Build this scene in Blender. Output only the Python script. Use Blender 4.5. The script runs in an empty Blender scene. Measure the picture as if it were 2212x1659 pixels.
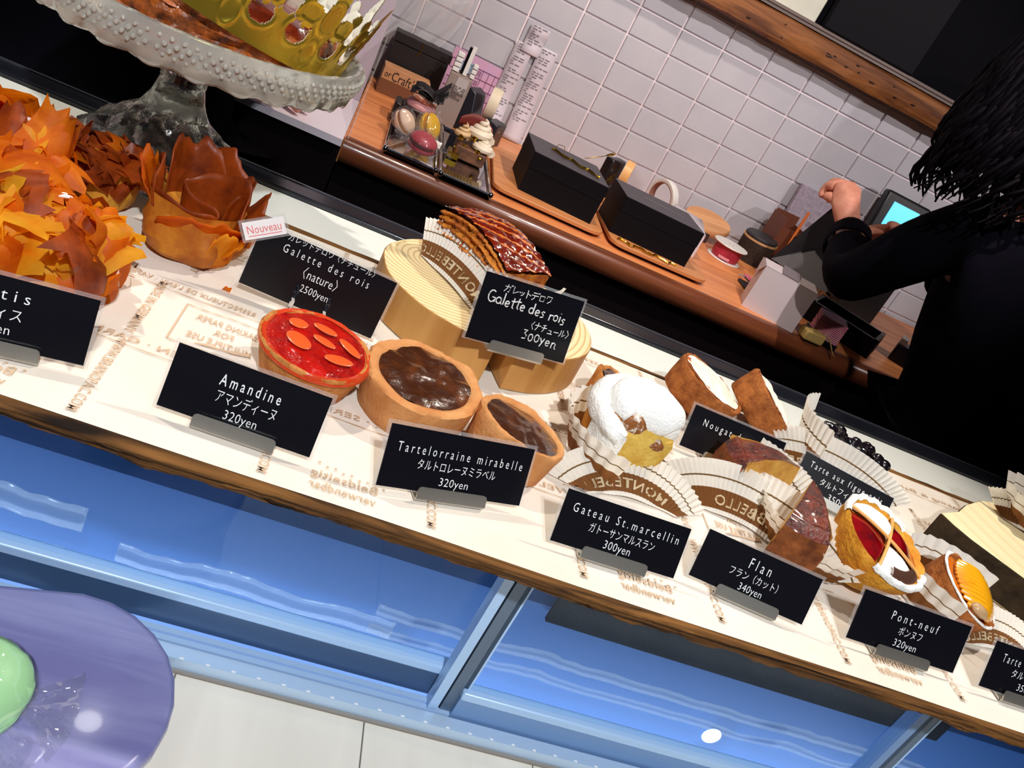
import bpy, bmesh, math, random
from mathutils import Vector, Matrix, Euler, noise
R = math.radians
PI = math.pi
rng = random.Random(7)
scn = bpy.context.scene
COL = scn.collection

# ------------------------------------------------------------------ camera, world, exposure
# metres; z = 0 is the top of the pastry board, the shop floor is at z = FLOOR
FLOOR = -1.1
cam_d = bpy.data.cameras.new('camera')
cam = bpy.data.objects.new('camera', cam_d); COL.objects.link(cam)
YAW, PITCH, ROLL = R(16.8), R(25.3), R(28.3)
fwd = Vector((math.sin(YAW)*math.cos(PITCH), math.cos(YAW)*math.cos(PITCH), -math.sin(PITCH)))
r0 = Vector((math.cos(YAW), -math.sin(YAW), 0)); u0 = r0.cross(fwd)
rt = r0*math.cos(ROLL) + u0*math.sin(ROLL); upv = -r0*math.sin(ROLL) + u0*math.cos(ROLL)
cam.matrix_world = Matrix(((rt.x, upv.x, -fwd.x, 0), (rt.y, upv.y, -fwd.y, 0), (rt.z, upv.z, -fwd.z, .3), (0, 0, 0, 1)))
cam_d.sensor_fit = 'HORIZONTAL'; cam_d.sensor_width = 36; cam_d.lens = 36*1860/2212
cam_d.clip_start = .01
scn.camera = cam
scn.view_settings.view_transform = 'Standard'
scn.view_settings.look = 'None'
scn.view_settings.exposure = 0.0
scn.view_settings.gamma = 1.0
w = bpy.data.worlds.new('world'); scn.world = w; w.use_nodes = True
w.node_tree.nodes['Background'].inputs[0].default_value = (.75, .8, 1, 1)
w.node_tree.nodes['Background'].inputs[1].default_value = .035

def spot(name, loc, tgt, watts, col, size=55, rad=.02, blend=.6):
    d = bpy.data.lights.new(name, 'SPOT'); d.energy = watts; d.color = col; d.spot_size = R(size); d.spot_blend = blend; d.shadow_soft_size = rad
    o = bpy.data.objects.new(name, d); COL.objects.link(o); o.location = loc
    o.rotation_euler = (Vector(tgt)-Vector(loc)).to_track_quat('-Z', 'Y').to_euler()
    return o
def area(name, loc, tgt, watts, col, sx, sy):
    d = bpy.data.lights.new(name, 'AREA'); d.energy = watts; d.color = col; d.shape = 'RECTANGLE'; d.size = sx; d.size_y = sy
    o = bpy.data.objects.new(name, d); COL.objects.link(o); o.location = loc
    o.rotation_euler = (Vector(tgt)-Vector(loc)).to_track_quat('-Z', 'Y').to_euler()
    return o
WARM = (1, .90, .78)
spot('display_spot', (-.50, 1.0, 1.2), (-.05, .6, 0), 37, WARM, 60)
spot('display_spot', (.80, .98, 1.2), (.35, .60, 0), 42, WARM, 60)
spot('display_spot', (.30, .20, 1.5), (.22, .45, 0), 7, (1, .90, .78), 60)
spot('counter_spot', (.62, .80, 1.04), (.62, 1.95, .02), 43, (1, .89, .86), 80, .012, .5)
spot('counter_spot', (.56, .42, .76), (.72, 2.0, .20), 21, (1, .89, .86), 62, .010, .5)
spot('counter_spot', (1.75, .65, .80), (.98, 1.95, .10), 34, (1, .88, .84), 46, .02, .6)  # added fill from the right, softens the hair shadow on the tiles
spot('counter_spot', (.15, 1.30, 1.2), (.25, 1.75, -.1), 34, (1, .80, .66), 75)
spot('ledge_spot', (.05, -.75, 1.25), (.12, .36, -.20), 108, (.93, .97, 1), 50, .03)
area('case_led', (.2, .56, -.585), (.2, .70, -.44), 4.6, (.84, .93, 1), 1.9, .03)

# ------------------------------------------------------------------ materials
def S(r, g, b):
    f = lambda c: (c/255/12.92) if c/255 <= .04045 else ((c/255+.055)/1.055)**2.4
    return (f(r), f(g), f(b), 1)
MC = {}
def mat(name, c, rough=.5, spec=.5, metal=0, var=None, vs=40, bump=0, bs=150, trans=0, transl=0, coat=0, emit=0, ior=1.5, ramp=(.35, .65), sheen=0):
    if name in MC: return MC[name]
    m = bpy.data.materials.new(name); m.use_nodes = True; nt = m.node_tree; N = nt.nodes; Lk = nt.links
    p = N['Principled BSDF']; out = N['Material Output']
    p.inputs['Base Color'].default_value = c; p.inputs['Roughness'].default_value = rough
    p.inputs['Specular IOR Level'].default_value = spec; p.inputs['Metallic'].default_value = metal
    p.inputs['Transmission Weight'].default_value = trans; p.inputs['IOR'].default_value = ior
    p.inputs['Coat Weight'].default_value = coat; p.inputs['Coat Roughness'].default_value = .08
    tc = N.new('ShaderNodeTexCoord')
    colsock = None
    if var is not None:
        n = N.new('ShaderNodeTexNoise'); n.inputs['Scale'].default_value = vs; n.inputs['Detail'].default_value = 6; n.inputs['Roughness'].default_value = .65
        Lk.new(tc.outputs['Object'], n.inputs['Vector'])
        rp = N.new('ShaderNodeValToRGB'); rp.color_ramp.elements[0].position = ramp[0]; rp.color_ramp.elements[1].position = ramp[1]
        rp.color_ramp.elements[0].color = c; rp.color_ramp.elements[1].color = var
        Lk.new(n.outputs['Fac'], rp.inputs['Fac']); Lk.new(rp.outputs['Color'], p.inputs['Base Color']); colsock = rp.outputs['Color']
    if bump:
        n2 = N.new('ShaderNodeTexNoise'); n2.inputs['Scale'].default_value = bs; n2.inputs['Detail'].default_value = 4
        Lk.new(tc.outputs['Object'], n2.inputs['Vector'])
        b = N.new('ShaderNodeBump'); b.inputs['Strength'].default_value = bump; b.inputs['Distance'].default_value = .004
        Lk.new(n2.outputs['Fac'], b.inputs['Height']); Lk.new(b.outputs['Normal'], p.inputs['Normal'])
    if emit:
        p.inputs['Emission Color'].default_value = c; p.inputs['Emission Strength'].default_value = emit
    if transl:
        t = N.new('ShaderNodeBsdfTranslucent'); t.inputs['Color'].default_value = c
        if colsock: Lk.new(colsock, t.inputs['Color'])
        mx = N.new('ShaderNodeMixShader'); mx.inputs['Fac'].default_value = transl
        Lk.new(p.outputs[0], mx.inputs[1]); Lk.new(t.outputs[0], mx.inputs[2]); Lk.new(mx.outputs[0], out.inputs['Surface'])
    MC[name] = m; return m
def film(name, c=(1, 1, 1, 1), gl=.1, rough=.05, tint=(1, 1, 1, 1), diff=0, bump=0, bs=60):
    """clear plastic / glass pane: see-through with a gloss, optionally milky"""
    if name in MC: return MC[name]
    m = bpy.data.materials.new(name); m.use_nodes = True; nt = m.node_tree; N = nt.nodes; Lk = nt.links
    N.remove(N['Principled BSDF']); out = N['Material Output']
    t = N.new('ShaderNodeBsdfTransparent'); t.inputs['Color'].default_value = tint
    g = N.new('ShaderNodeBsdfGlossy'); g.inputs['Color'].default_value = c; g.inputs['Roughness'].default_value = rough
    mx = N.new('ShaderNodeMixShader'); mx.inputs['Fac'].default_value = gl
    Lk.new(t.outputs[0], mx.inputs[1]); Lk.new(g.outputs[0], mx.inputs[2]); last = mx
    if diff:
        d = N.new('ShaderNodeBsdfDiffuse'); d.inputs['Color'].default_value = c
        m2 = N.new('ShaderNodeMixShader'); m2.inputs['Fac'].default_value = diff
        Lk.new(mx.outputs[0], m2.inputs[1]); Lk.new(d.outputs[0], m2.inputs[2]); last = m2
    if bump:
        tc = N.new('ShaderNodeTexCoord'); n2 = N.new('ShaderNodeTexNoise'); n2.inputs['Scale'].default_value = bs
        Lk.new(tc.outputs['Object'], n2.inputs['Vector']); b = N.new('ShaderNodeBump'); b.inputs['Strength'].default_value = bump; b.inputs['Distance'].default_value = .01
        Lk.new(n2.outputs['Fac'], b.inputs['Height']); Lk.new(b.outputs['Normal'], g.inputs['Normal'])
    Lk.new(last.outputs[0], out.inputs['Surface'])
    MC[name] = m; return m
def wood(name, c1, c2, scale=(3, 40, 40), rough=.4, spec=.4, bump=.15, dist=3, coat=0, detail=3):
    if name in MC: return MC[name]
    m = bpy.data.materials.new(name); m.use_nodes = True; nt = m.node_tree; N = nt.nodes; Lk = nt.links
    p = N['Principled BSDF']; p.inputs['Roughness'].default_value = rough; p.inputs['Specular IOR Level'].default_value = spec
    p.inputs['Coat Weight'].default_value = coat; p.inputs['Coat Roughness'].default_value = .05
    tc = N.new('ShaderNodeTexCoord'); mp = N.new('ShaderNodeMapping'); mp.inputs['Scale'].default_value = scale
    Lk.new(tc.outputs['Object'], mp.inputs['Vector'])
    n = N.new('ShaderNodeTexNoise'); n.inputs['Scale'].default_value = 1; n.inputs['Detail'].default_value = 5; n.inputs['Distortion'].default_value = dist*.2
    Lk.new(mp.outputs[0], n.inputs['Vector'])
    rp = N.new('ShaderNodeValToRGB'); rp.color_ramp.elements[0].color = c1; rp.color_ramp.elements[1].color = c2
    rp.color_ramp.elements[0].position = .34; rp.color_ramp.elements[1].position = .66
    Lk.new(n.outputs['Fac'], rp.inputs['Fac']); Lk.new(rp.outputs[0], p.inputs['Base Color'])
    if bump:
        b = N.new('ShaderNodeBump'); b.inputs['Strength'].default_value = bump; b.inputs['Distance'].default_value = .003
        Lk.new(n.outputs['Fac'], b.inputs['Height']); Lk.new(b.outputs['Normal'], p.inputs['Normal'])
    MC[name] = m; return m
def rings(name, c1, c2, centre, freq, rough=.6):
    m = bpy.data.materials.new(name); m.use_nodes = True; nt = m.node_tree; N = nt.nodes; Lk = nt.links
    p = N['Principled BSDF']; p.inputs['Roughness'].default_value = rough; p.inputs['Specular IOR Level'].default_value = .2
    tc = N.new('ShaderNodeTexCoord'); mp = N.new('ShaderNodeMapping'); mp.inputs['Location'].default_value = (-centre[0], -centre[1], 0)
    Lk.new(tc.outputs['Object'], mp.inputs['Vector'])
    wv = N.new('ShaderNodeTexWave'); wv.wave_type = 'RINGS'; wv.rings_direction = 'Z'; wv.wave_profile = 'SAW'; wv.inputs['Scale'].default_value = freq
    wv.inputs['Distortion'].default_value = 1.2; wv.inputs['Detail'].default_value = 1; wv.inputs['Detail Scale'].default_value = .12
    Lk.new(mp.outputs[0], wv.inputs['Vector'])
    rp = N.new('ShaderNodeValToRGB'); e = rp.color_ramp.elements; e[0].color = c1; e[0].position = .6; e[1].color = c2; e[1].position = .97
    Lk.new(wv.outputs['Fac'], rp.inputs['Fac']); Lk.new(rp.outputs[0], p.inputs['Base Color'])
    return m

BLACK = mat('black_card', S(14, 12, 20), .35, .25)
TAGBLK = mat('tag_black', S(13, 13, 20), .28, .35)
TEXTW = mat('white_print', S(240, 240, 240), .6, emit=0)
CLEAR = film('clear_plastic', gl=.07, rough=.04, diff=.05)
CELLO = film('cellophane', gl=.13, rough=.05, diff=.02, bump=.7, bs=32)
STEEL = mat('steel', S(196, 192, 184), .34, .5, .9, bump=.03, bs=900)
SILVER = mat('silver', S(215, 215, 220), .06, .5, 1)
GOLD = mat('gold_foil', S(214, 176, 60), .22, .5, 1)
DARK = mat('dark_cloth', S(13, 11, 20), .9, .1)
DARKW = mat('dark_cabinet', S(16, 10, 12), .5, .12)
WHITE = mat('white_plastic', S(232, 232, 228), .35)
LILAC = mat('lilac_white', S(205, 195, 208), .5, .3)
POWDER = mat('powder_sugar', S(250, 249, 246), .95, .05, bump=.5, bs=500)
CRUST = mat('biscuit_crust', S(210, 144, 78), .75, .2, var=S(178, 104, 48), vs=90, bump=.35, bs=420)
CRUST2 = mat('dark_crust', S(184, 110, 54), .75, .2, var=S(134, 72, 32), vs=110, bump=.5, bs=380)
CUSTARD = mat('baked_custard', S(66, 32, 16), .24, .6, var=S(128, 66, 26), vs=32, bump=.14, bs=260, coat=.7, ramp=(.48, .75))
REDJAM = mat('red_glaze', S(140, 6, 8), .12, .6, var=S(206, 26, 14), vs=55, coat=1, bump=.35, bs=330)
SKIN = mat('skin', S(222, 158, 134), .55, .3, var=S(206, 136, 114), vs=60)

# ------------------------------------------------------------------ mesh helpers
class M:
    def __init__(s): s.v = []; s.f = []; s.m = []
    def add(s, vs, fs, m=0, X=None):
        b = len(s.v)
        for v in vs:
            v = Vector(v); s.v.append(X @ v if X is not None else v)
        for f in fs: s.f.append([i+b for i in f]); s.m.append(m)
        return s
    def box(s, x0, x1, y0, y1, z0, z1, m=0, X=None):
        return s.add([(x0,y0,z0),(x1,y0,z0),(x1,y1,z0),(x0,y1,z0),(x0,y0,z1),(x1,y0,z1),(x1,y1,z1),(x0,y1,z1)],
                     [(0,3,2,1),(4,5,6,7),(0,1,5,4),(1,2,6,5),(2,3,7,6),(3,0,4,7)], m, X)
    def grid(s, fn, nu, nv, m=0, cu=False, X=None, mf=None):
        vs = [fn(i/(nu if cu else nu-1), j/(nv-1)) for j in range(nv) for i in range(nu)]
        b = len(s.v)
        for v in vs:
            v = Vector(v); s.v.append(X @ v if X is not None else v)
        for j in range(nv-1):
            for i in range(nu if cu else nu-1):
                k = (i+1) % nu
                s.f.append([b+j*nu+i, b+j*nu+k, b+(j+1)*nu+k, b+(j+1)*nu+i]); s.m.append(mf(i, j) if mf else m)
        return s
    def lathe(s, prof, n=40, m=0, X=None, fn=None, mf=None, caps=False):
        def g(u, v):
            k = min(int(round(v*(len(prof)-1))), len(prof)-1); r, z = prof[k]; a = u*2*PI
            p = Vector((r*math.cos(a), r*math.sin(a), z))
            return fn(p, a, k) if fn else p
        return s.grid(g, n, len(prof), m, True, X, mf)
    def tube(s, pts, r, n=8, m=0, X=None, cap=True):
        pts = [Vector(p) for p in pts]; L = len(pts); b = len(s.v); up = Vector((.13, .21, .97))
        for i, p in enumerate(pts):
            t = (pts[min(i+1, L-1)]-pts[max(i-1, 0)]).normalized()
            a = t.cross(up)
            if a.length < 1e-4: a = t.cross(Vector((1, 0, 0)))
            a.normalize(); c = t.cross(a); rr = r(i/(L-1)) if callable(r) else r
            for k in range(n):
                q = p + (a*math.cos(2*PI*k/n)+c*math.sin(2*PI*k/n))*rr
                s.v.append(X @ q if X is not None else q)
        for i in range(L-1):
            for k in range(n):
                s.f.append([b+i*n+k, b+i*n+(k+1) % n, b+(i+1)*n+(k+1) % n, b+(i+1)*n+k]); s.m.append(m)
        if cap:
            s.f.append([b+k for k in range(n)][::-1]); s.m.append(m)
            s.f.append([b+(L-1)*n+k for k in range(n)]); s.m.append(m)
        return s
    def prism(s, poly, z0, z1, m=0, X=None, ms=None):
        n = len(poly); b = len(s.v)
        for z in (z0, z1):
            for (x, y) in poly:
                v = Vector((x, y, z)); s.v.append(X @ v if X is not None else v)
        s.f.append([b+i for i in range(n)][::-1]); s.m.append(m)
        s.f.append([b+n+i for i in range(n)]); s.m.append(m)
        for i in range(n):
            j = (i+1) % n; s.f.append([b+i, b+j, b+n+j, b+n+i]); s.m.append(m if ms is None else ms)
        return s
    def ball(s, c, r, m=0, n=16, X=None, sq=(1, 1, 1), fn=None):
        def g(u, v):
            a = u*2*PI; t = (v-.5)*PI*.999
            p = Vector((math.cos(a)*math.cos(t), math.sin(a)*math.cos(t), math.sin(t)))
            q = Vector((p.x*r*sq[0], p.y*r*sq[1], p.z*r*sq[2]))
            if fn: q = fn(q)
            return q+Vector(c)
        return s.grid(g, n, max(6, n//2+1), m, True, X)
    def noise(s, amp, freq, seed=0, start=0):
        o = Vector((seed*3.1, seed*1.7, seed*2.3))
        for i in range(start, len(s.v)): s.v[i] = s.v[i] + noise.noise_vector(s.v[i]*freq+o)*amp
        return s
def obj(name, mb, mats, parent=None, smooth=35, loc=None, rot=None):
    me = bpy.data.meshes.new(name); me.from_pydata([tuple(v) for v in mb.v], [], mb.f)
    if not isinstance(mats, (list, tuple)): mats = [mats]
    for k in mats: me.materials.append(k)
    me.polygons.foreach_set('material_index', [min(i, len(mats)-1) for i in mb.m])
    bm = bmesh.new(); bm.from_mesh(me); bmesh.ops.remove_doubles(bm, verts=bm.verts, dist=1e-6)
    bmesh.ops.recalc_face_normals(bm, faces=bm.faces); bm.to_mesh(me); bm.free()
    if smooth:
        me.polygons.foreach_set('use_smooth', [True]*len(me.polygons)); me.set_sharp_from_angle(angle=R(smooth))
    me.update()
    o = bpy.data.objects.new(name, me); COL.objects.link(o)
    if parent: o.parent = parent
    if loc: o.location = loc
    if rot: o.rotation_euler = rot
    return o
def tag(o, label, cat, group=None):
    o['label'] = label; o['category'] = cat
    if group: o['group'] = group
    return o
def thing(name, label, cat, loc=(0, 0, 0), rot=(0, 0, 0), group=None):
    o = bpy.data.objects.new(name, None); o.empty_display_size = .02; COL.objects.link(o)
    o.location = loc; o.rotation_euler = rot
    return tag(o, label, cat, group)
def struct(name, mb, m, smooth=0):
    o = obj(name, mb, m, smooth=smooth); o['kind'] = 'structure'; return o
def bevel(o, wd, seg=2):
    b = o.modifiers.new('bevel', 'BEVEL'); b.width = wd; b.segments = seg; b.limit_method = 'ANGLE'; b.angle_limit = R(40); b.harden_normals = False
    return o
TXT = {}
def glyphs(body, space=1.0, bold=0):
    """flat outline mesh of a line of writing, fitted to the unit box"""
    key = (body, space, bold)
    if key in TXT: return TXT[key]
    c = bpy.data.curves.new('writing', 'FONT'); c.body = body; c.size = 1; c.space_character = space; c.resolution_u = 2; c.offset = bold; c.fill_mode = 'FRONT'
    o = bpy.data.objects.new('writing', c); COL.objects.link(o)
    dg = bpy.context.evaluated_depsgraph_get(); dg.update()
    me = bpy.data.meshes.new_from_object(o.evaluated_get(dg))
    vs = [v.co.copy() for v in me.vertices]; fs = [list(p.vertices) for p in me.polygons]
    bpy.data.objects.remove(o); bpy.data.curves.remove(c); bpy.data.meshes.remove(me)
    if not vs: TXT[key] = ([], []); return TXT[key]
    x0 = min(v.x for v in vs); x1 = max(v.x for v in vs)
    capy = .73
    TXT[key] = ([((v.x-x0)/(x1-x0), v.y/capy) for v in vs], fs); return TXT[key]
def put_text(mb, body, fn, space=1.0, bold=0, m=0):
    vs, fs = glyphs(body, space, bold)
    mb.add([fn(x, y) for x, y in vs], fs, m)
def flat_text(mb, body, uc, vc, wd, h, y, space=1.0, bold=0, jit=None):
    put_text(mb, body, lambda a, b: (uc+(a-.5)*wd, y, vc+(b-.5)*h), space, bold)

# ================================================================== SETTING
def build_setting():
    # floor slabs of the shop
    struct('floor', M().box(-2.5, 3, -1.5, 2.6, FLOOR-.05, FLOOR), mat('shop_floor', S(30, 27, 28), .5, var=S(22, 20, 22), vs=5))
    # tiled wall: tiles stand proud of pale grout
    mb = M(); YW = 2.0; pw, ph = .1060, .0605
    mb.box(-.8, 2.4, YW, YW+.06, FLOOR, 1.6, 1)
    for i in range(-8, 19):
        for j in range(-5, 4):
            x0 = .455+i*pw+.0019; x1 = .455+(i+1)*pw-.0019; z0 = .1515+j*ph+.0015; z1 = .1515+(j+1)*ph-.0015
            b = .0030; bx = .0012; y = YW-.0058
            mb.add([(x0, YW, z0), (x1, YW, z0), (x1, YW, z1), (x0, YW, z1), (x0+bx, y, z0+b), (x1-bx, y, z0+b), (x1-bx, y, z1-b*.6), (x0+bx, y, z1-b*.6)],
                   [(4, 5, 6, 7), (0, 1, 5, 4), (1, 2, 6, 5), (2, 3, 7, 6), (3, 0, 4, 7)], 0)
    struct('wall_back', mb, [mat('grey_tile', S(188, 188, 196), .42, .3, var=S(180, 181, 190), vs=9), mat('grout', S(232, 220, 224), .8)])
    # dark upper wall above the plank shelf
    struct('wall_upper', M().box(-.8, 2.4, 1.955, 1.998, .405, 1.6), mat('upper_wall', S(11, 11, 15), .9, .05))
    struct('wall_right', M().box(2.3, 2.36, .2, 2.0, FLOOR, 1.6), mat('side_wall', S(22, 18, 22), .8))
build_setting()

def build_back_fittings():
    # plank shelf
    t = thing('plank_shelf', 'thick rough-sawn wooden shelf fixed along the top of the tiled wall', 'shelf', (.9, 1.97, .36))
    mb = M()
    def f(u, v):
        x = -1.7+u*3.0; pr = [(.029, -.022), (-.03, -.024), (-.038, -.018), (-.041, .004), (-.037, .026), (-.02, .033), (.029, .033)][int(round(v*6))]
        n = noise.noise(Vector((x*9, v*4, 1)))*.004+noise.noise(Vector((x*40, v*9, 3)))*.0018
        return (x, pr[0]+n, pr[1]+n*.8)
    mb.grid(f, 160, 7)
    obj('plank', mb, wood('rough_plank', S(146, 92, 48), S(84, 46, 22), (5, 60, 60), .6, .3, .5), t)
    obj('top_strip', M().box(-1.7, 1.3, -.034, -.03, .04, .046).box(-1.7, 1.3, -.03, .028, .033, .045), mat('shelf_glass_edge', S(120, 108, 104), .15, .6), t)
    for i in range(22):
        x = rng.uniform(-.5, .3); z = rng.uniform(-.012, .022); l = rng.uniform(.002, .014)
        obj('knot', M().ball((x, -.0412, z), .0022, 0, 8, sq=(l/.0022*.6, .6, .7)), mat('knot_dark', S(40, 20, 10), .8), t)
    p = obj('notice', M().box(.52, .803, 1.952, 1.9545, .406, .75), mat('poster_paper', S(212, 212, 196), .7, var=S(200, 202, 186), vs=14))
    tag(p, 'pale poster standing on the plank shelf at the top edge', 'poster')
    q = M(); q.box(.815, 1.06, 1.93, 1.95, .406, .8)
    tag(bevel(obj('dark_board', q, mat('dark_board', S(13, 13, 18), .6, .1)), .004), 'black board standing on the plank shelf right of the pale poster', 'board')
build_back_fittings()

# ================================================================== BACK COUNTER
CZ = -.10
COUNTERWOOD = wood('counter_wood', S(234, 156, 98), S(204, 124, 72), (3.5, 55, 30), .36, .4, .05)
def build_counter():
    t = thing('back_counter', 'long reddish-brown wooden counter under the tiled wall with a rounded front edge', 'counter', (.9, 1.75, FLOOR))
    X = Matrix.Translation((-.9, -1.75, -FLOOR))
    mb = M()
    mb.box(-.016, 2.184, 1.4625, 1.99, CZ-.045, CZ, X=X)
    obj('worktop', mb, COUNTERWOOD, t)
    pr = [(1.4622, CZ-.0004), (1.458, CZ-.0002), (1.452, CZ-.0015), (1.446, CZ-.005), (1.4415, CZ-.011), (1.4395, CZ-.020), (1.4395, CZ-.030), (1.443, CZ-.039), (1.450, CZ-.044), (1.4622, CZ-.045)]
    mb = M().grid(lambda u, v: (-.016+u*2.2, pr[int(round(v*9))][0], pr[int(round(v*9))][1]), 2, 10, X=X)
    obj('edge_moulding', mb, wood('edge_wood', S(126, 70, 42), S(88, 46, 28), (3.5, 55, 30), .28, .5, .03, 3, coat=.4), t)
    obj('cabinet', M().box(-.016, 2.18, 1.47, 1.99, FLOOR, CZ-.045, X=X), DARKW, t)
    e = M().box(-.0185, -.016, 1.45, 1.99, CZ-.045, CZ-.0005, X=X)
    obj('end_panel', e, COUNTERWOOD, t)
    # white side counter with its upright panel
    t2 = thing('white_counter', 'white side counter with an upright white panel, left of the wooden counter', 'counter', (-.3, 1.6, FLOOR))
    X = Matrix.Translation((.3, -1.6, -FLOOR))
    obj('top', M().box(-.46, -.019, 1.425, 1.715, CZ-.012, CZ, X=X), mat('white_laminate', S(226, 220, 232), .4), t2)
    obj('base_cabinet', M().box(-.46, -.019, 1.44, 1.74, FLOOR, CZ-.012, X=X), DARKW, t2)
    obj('upright_panel', M().box(-.46, -.0195, 1.716, 1.734, CZ-.012, .52, X=X), LILAC, t2)
    # clear acrylic guard between the two
    g = M()
    pts = [(1.44, CZ), (1.714, CZ), (1.714, .03), (1.68, .03), (1.64, .015), (1.615, -.02), (1.60, -.04), (1.56, -.055), (1.53, -.07), (1.49, -.085)]
    g.prism(pts, 0, .002, X=Matrix(((0, 0, 1, -.0135), (1, 0, 0, 0), (0, 1, 0, .001), (0, 0, 0, 1))))
    tag(obj('acrylic_guard', g, film('acrylic', gl=.10, rough=.03, diff=.10)), 'clear acrylic guard sheet standing at the left end of the wooden counter', 'guard')
    g = M(); 
    def f(u, v):
        return (.015+u*.11-.05*v*v, 1.985-.012*abs(math.sin(u*9+v*3)), .13-.15*v+.01*math.sin(u*7))
    g.grid(f, 24, 16)
    tag(obj('plastic_sheet', g, film('soft_film', gl=.12, rough=.15, diff=.22)), 'crumpled clear plastic sheet hanging on the tiles above the black box', 'plastic sheet')
    # block of dark wood counter far left
    tag(bevel(obj('side_counter', M().box(-.75, -.505, 1.5, 1.8, FLOOR, -.11), COUNTERWOOD), .01), 'dark brown wooden counter end seen at the far left behind the cake stand', 'counter')
build_counter()

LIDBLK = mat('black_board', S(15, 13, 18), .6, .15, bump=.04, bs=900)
LIDTOP = mat('black_board_lit_top', S(62, 58, 66), .45, .5)  # lid top paler than the sides, overhead light put into the colour
def cake_box(name, label, FL, FR, BL, z0, z1, extra=None):
    FL, FR, BL = Vector(FL), Vector(FR), Vector(BL)
    t = thing(name, label, 'box', (FL.x, FL.y, z0), group=None)
    a = (FR-FL); b = (BL-FL); h = z1-z0
    mb = M()
    P = lambda u, v, z: Vector((a.x*u+b.x*v, a.y*u+b.y*v, z))
    ins = .10
    v = [P(0, 0, 0), P(1, 0, 0), P(1, 1, 0), P(0, 1, 0), P(0, 0, h*.97), P(1, 0, h*.97), P(1, 1, h*.97), P(0, 1, h*.97), P(.0, .0, h), P(1, 0, h), P(1, 1, h), P(0, 1, h)]
    mb.add(v, [(0, 1, 5, 4), (1, 2, 6, 5), (2, 3, 7, 6), (3, 0, 4, 7), (0, 3, 2, 1)], 0)
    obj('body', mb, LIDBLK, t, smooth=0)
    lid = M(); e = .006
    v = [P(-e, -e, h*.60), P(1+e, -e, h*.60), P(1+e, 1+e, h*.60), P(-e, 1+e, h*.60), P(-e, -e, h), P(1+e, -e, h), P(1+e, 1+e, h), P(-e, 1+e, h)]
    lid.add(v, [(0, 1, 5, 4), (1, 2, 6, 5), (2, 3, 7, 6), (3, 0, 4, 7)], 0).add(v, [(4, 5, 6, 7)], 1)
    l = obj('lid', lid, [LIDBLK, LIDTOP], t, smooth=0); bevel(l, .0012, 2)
    return t, P, h
def axis_rot(a):
    return tuple(Vector(a).to_track_quat('Z', 'Y').to_euler())
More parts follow.
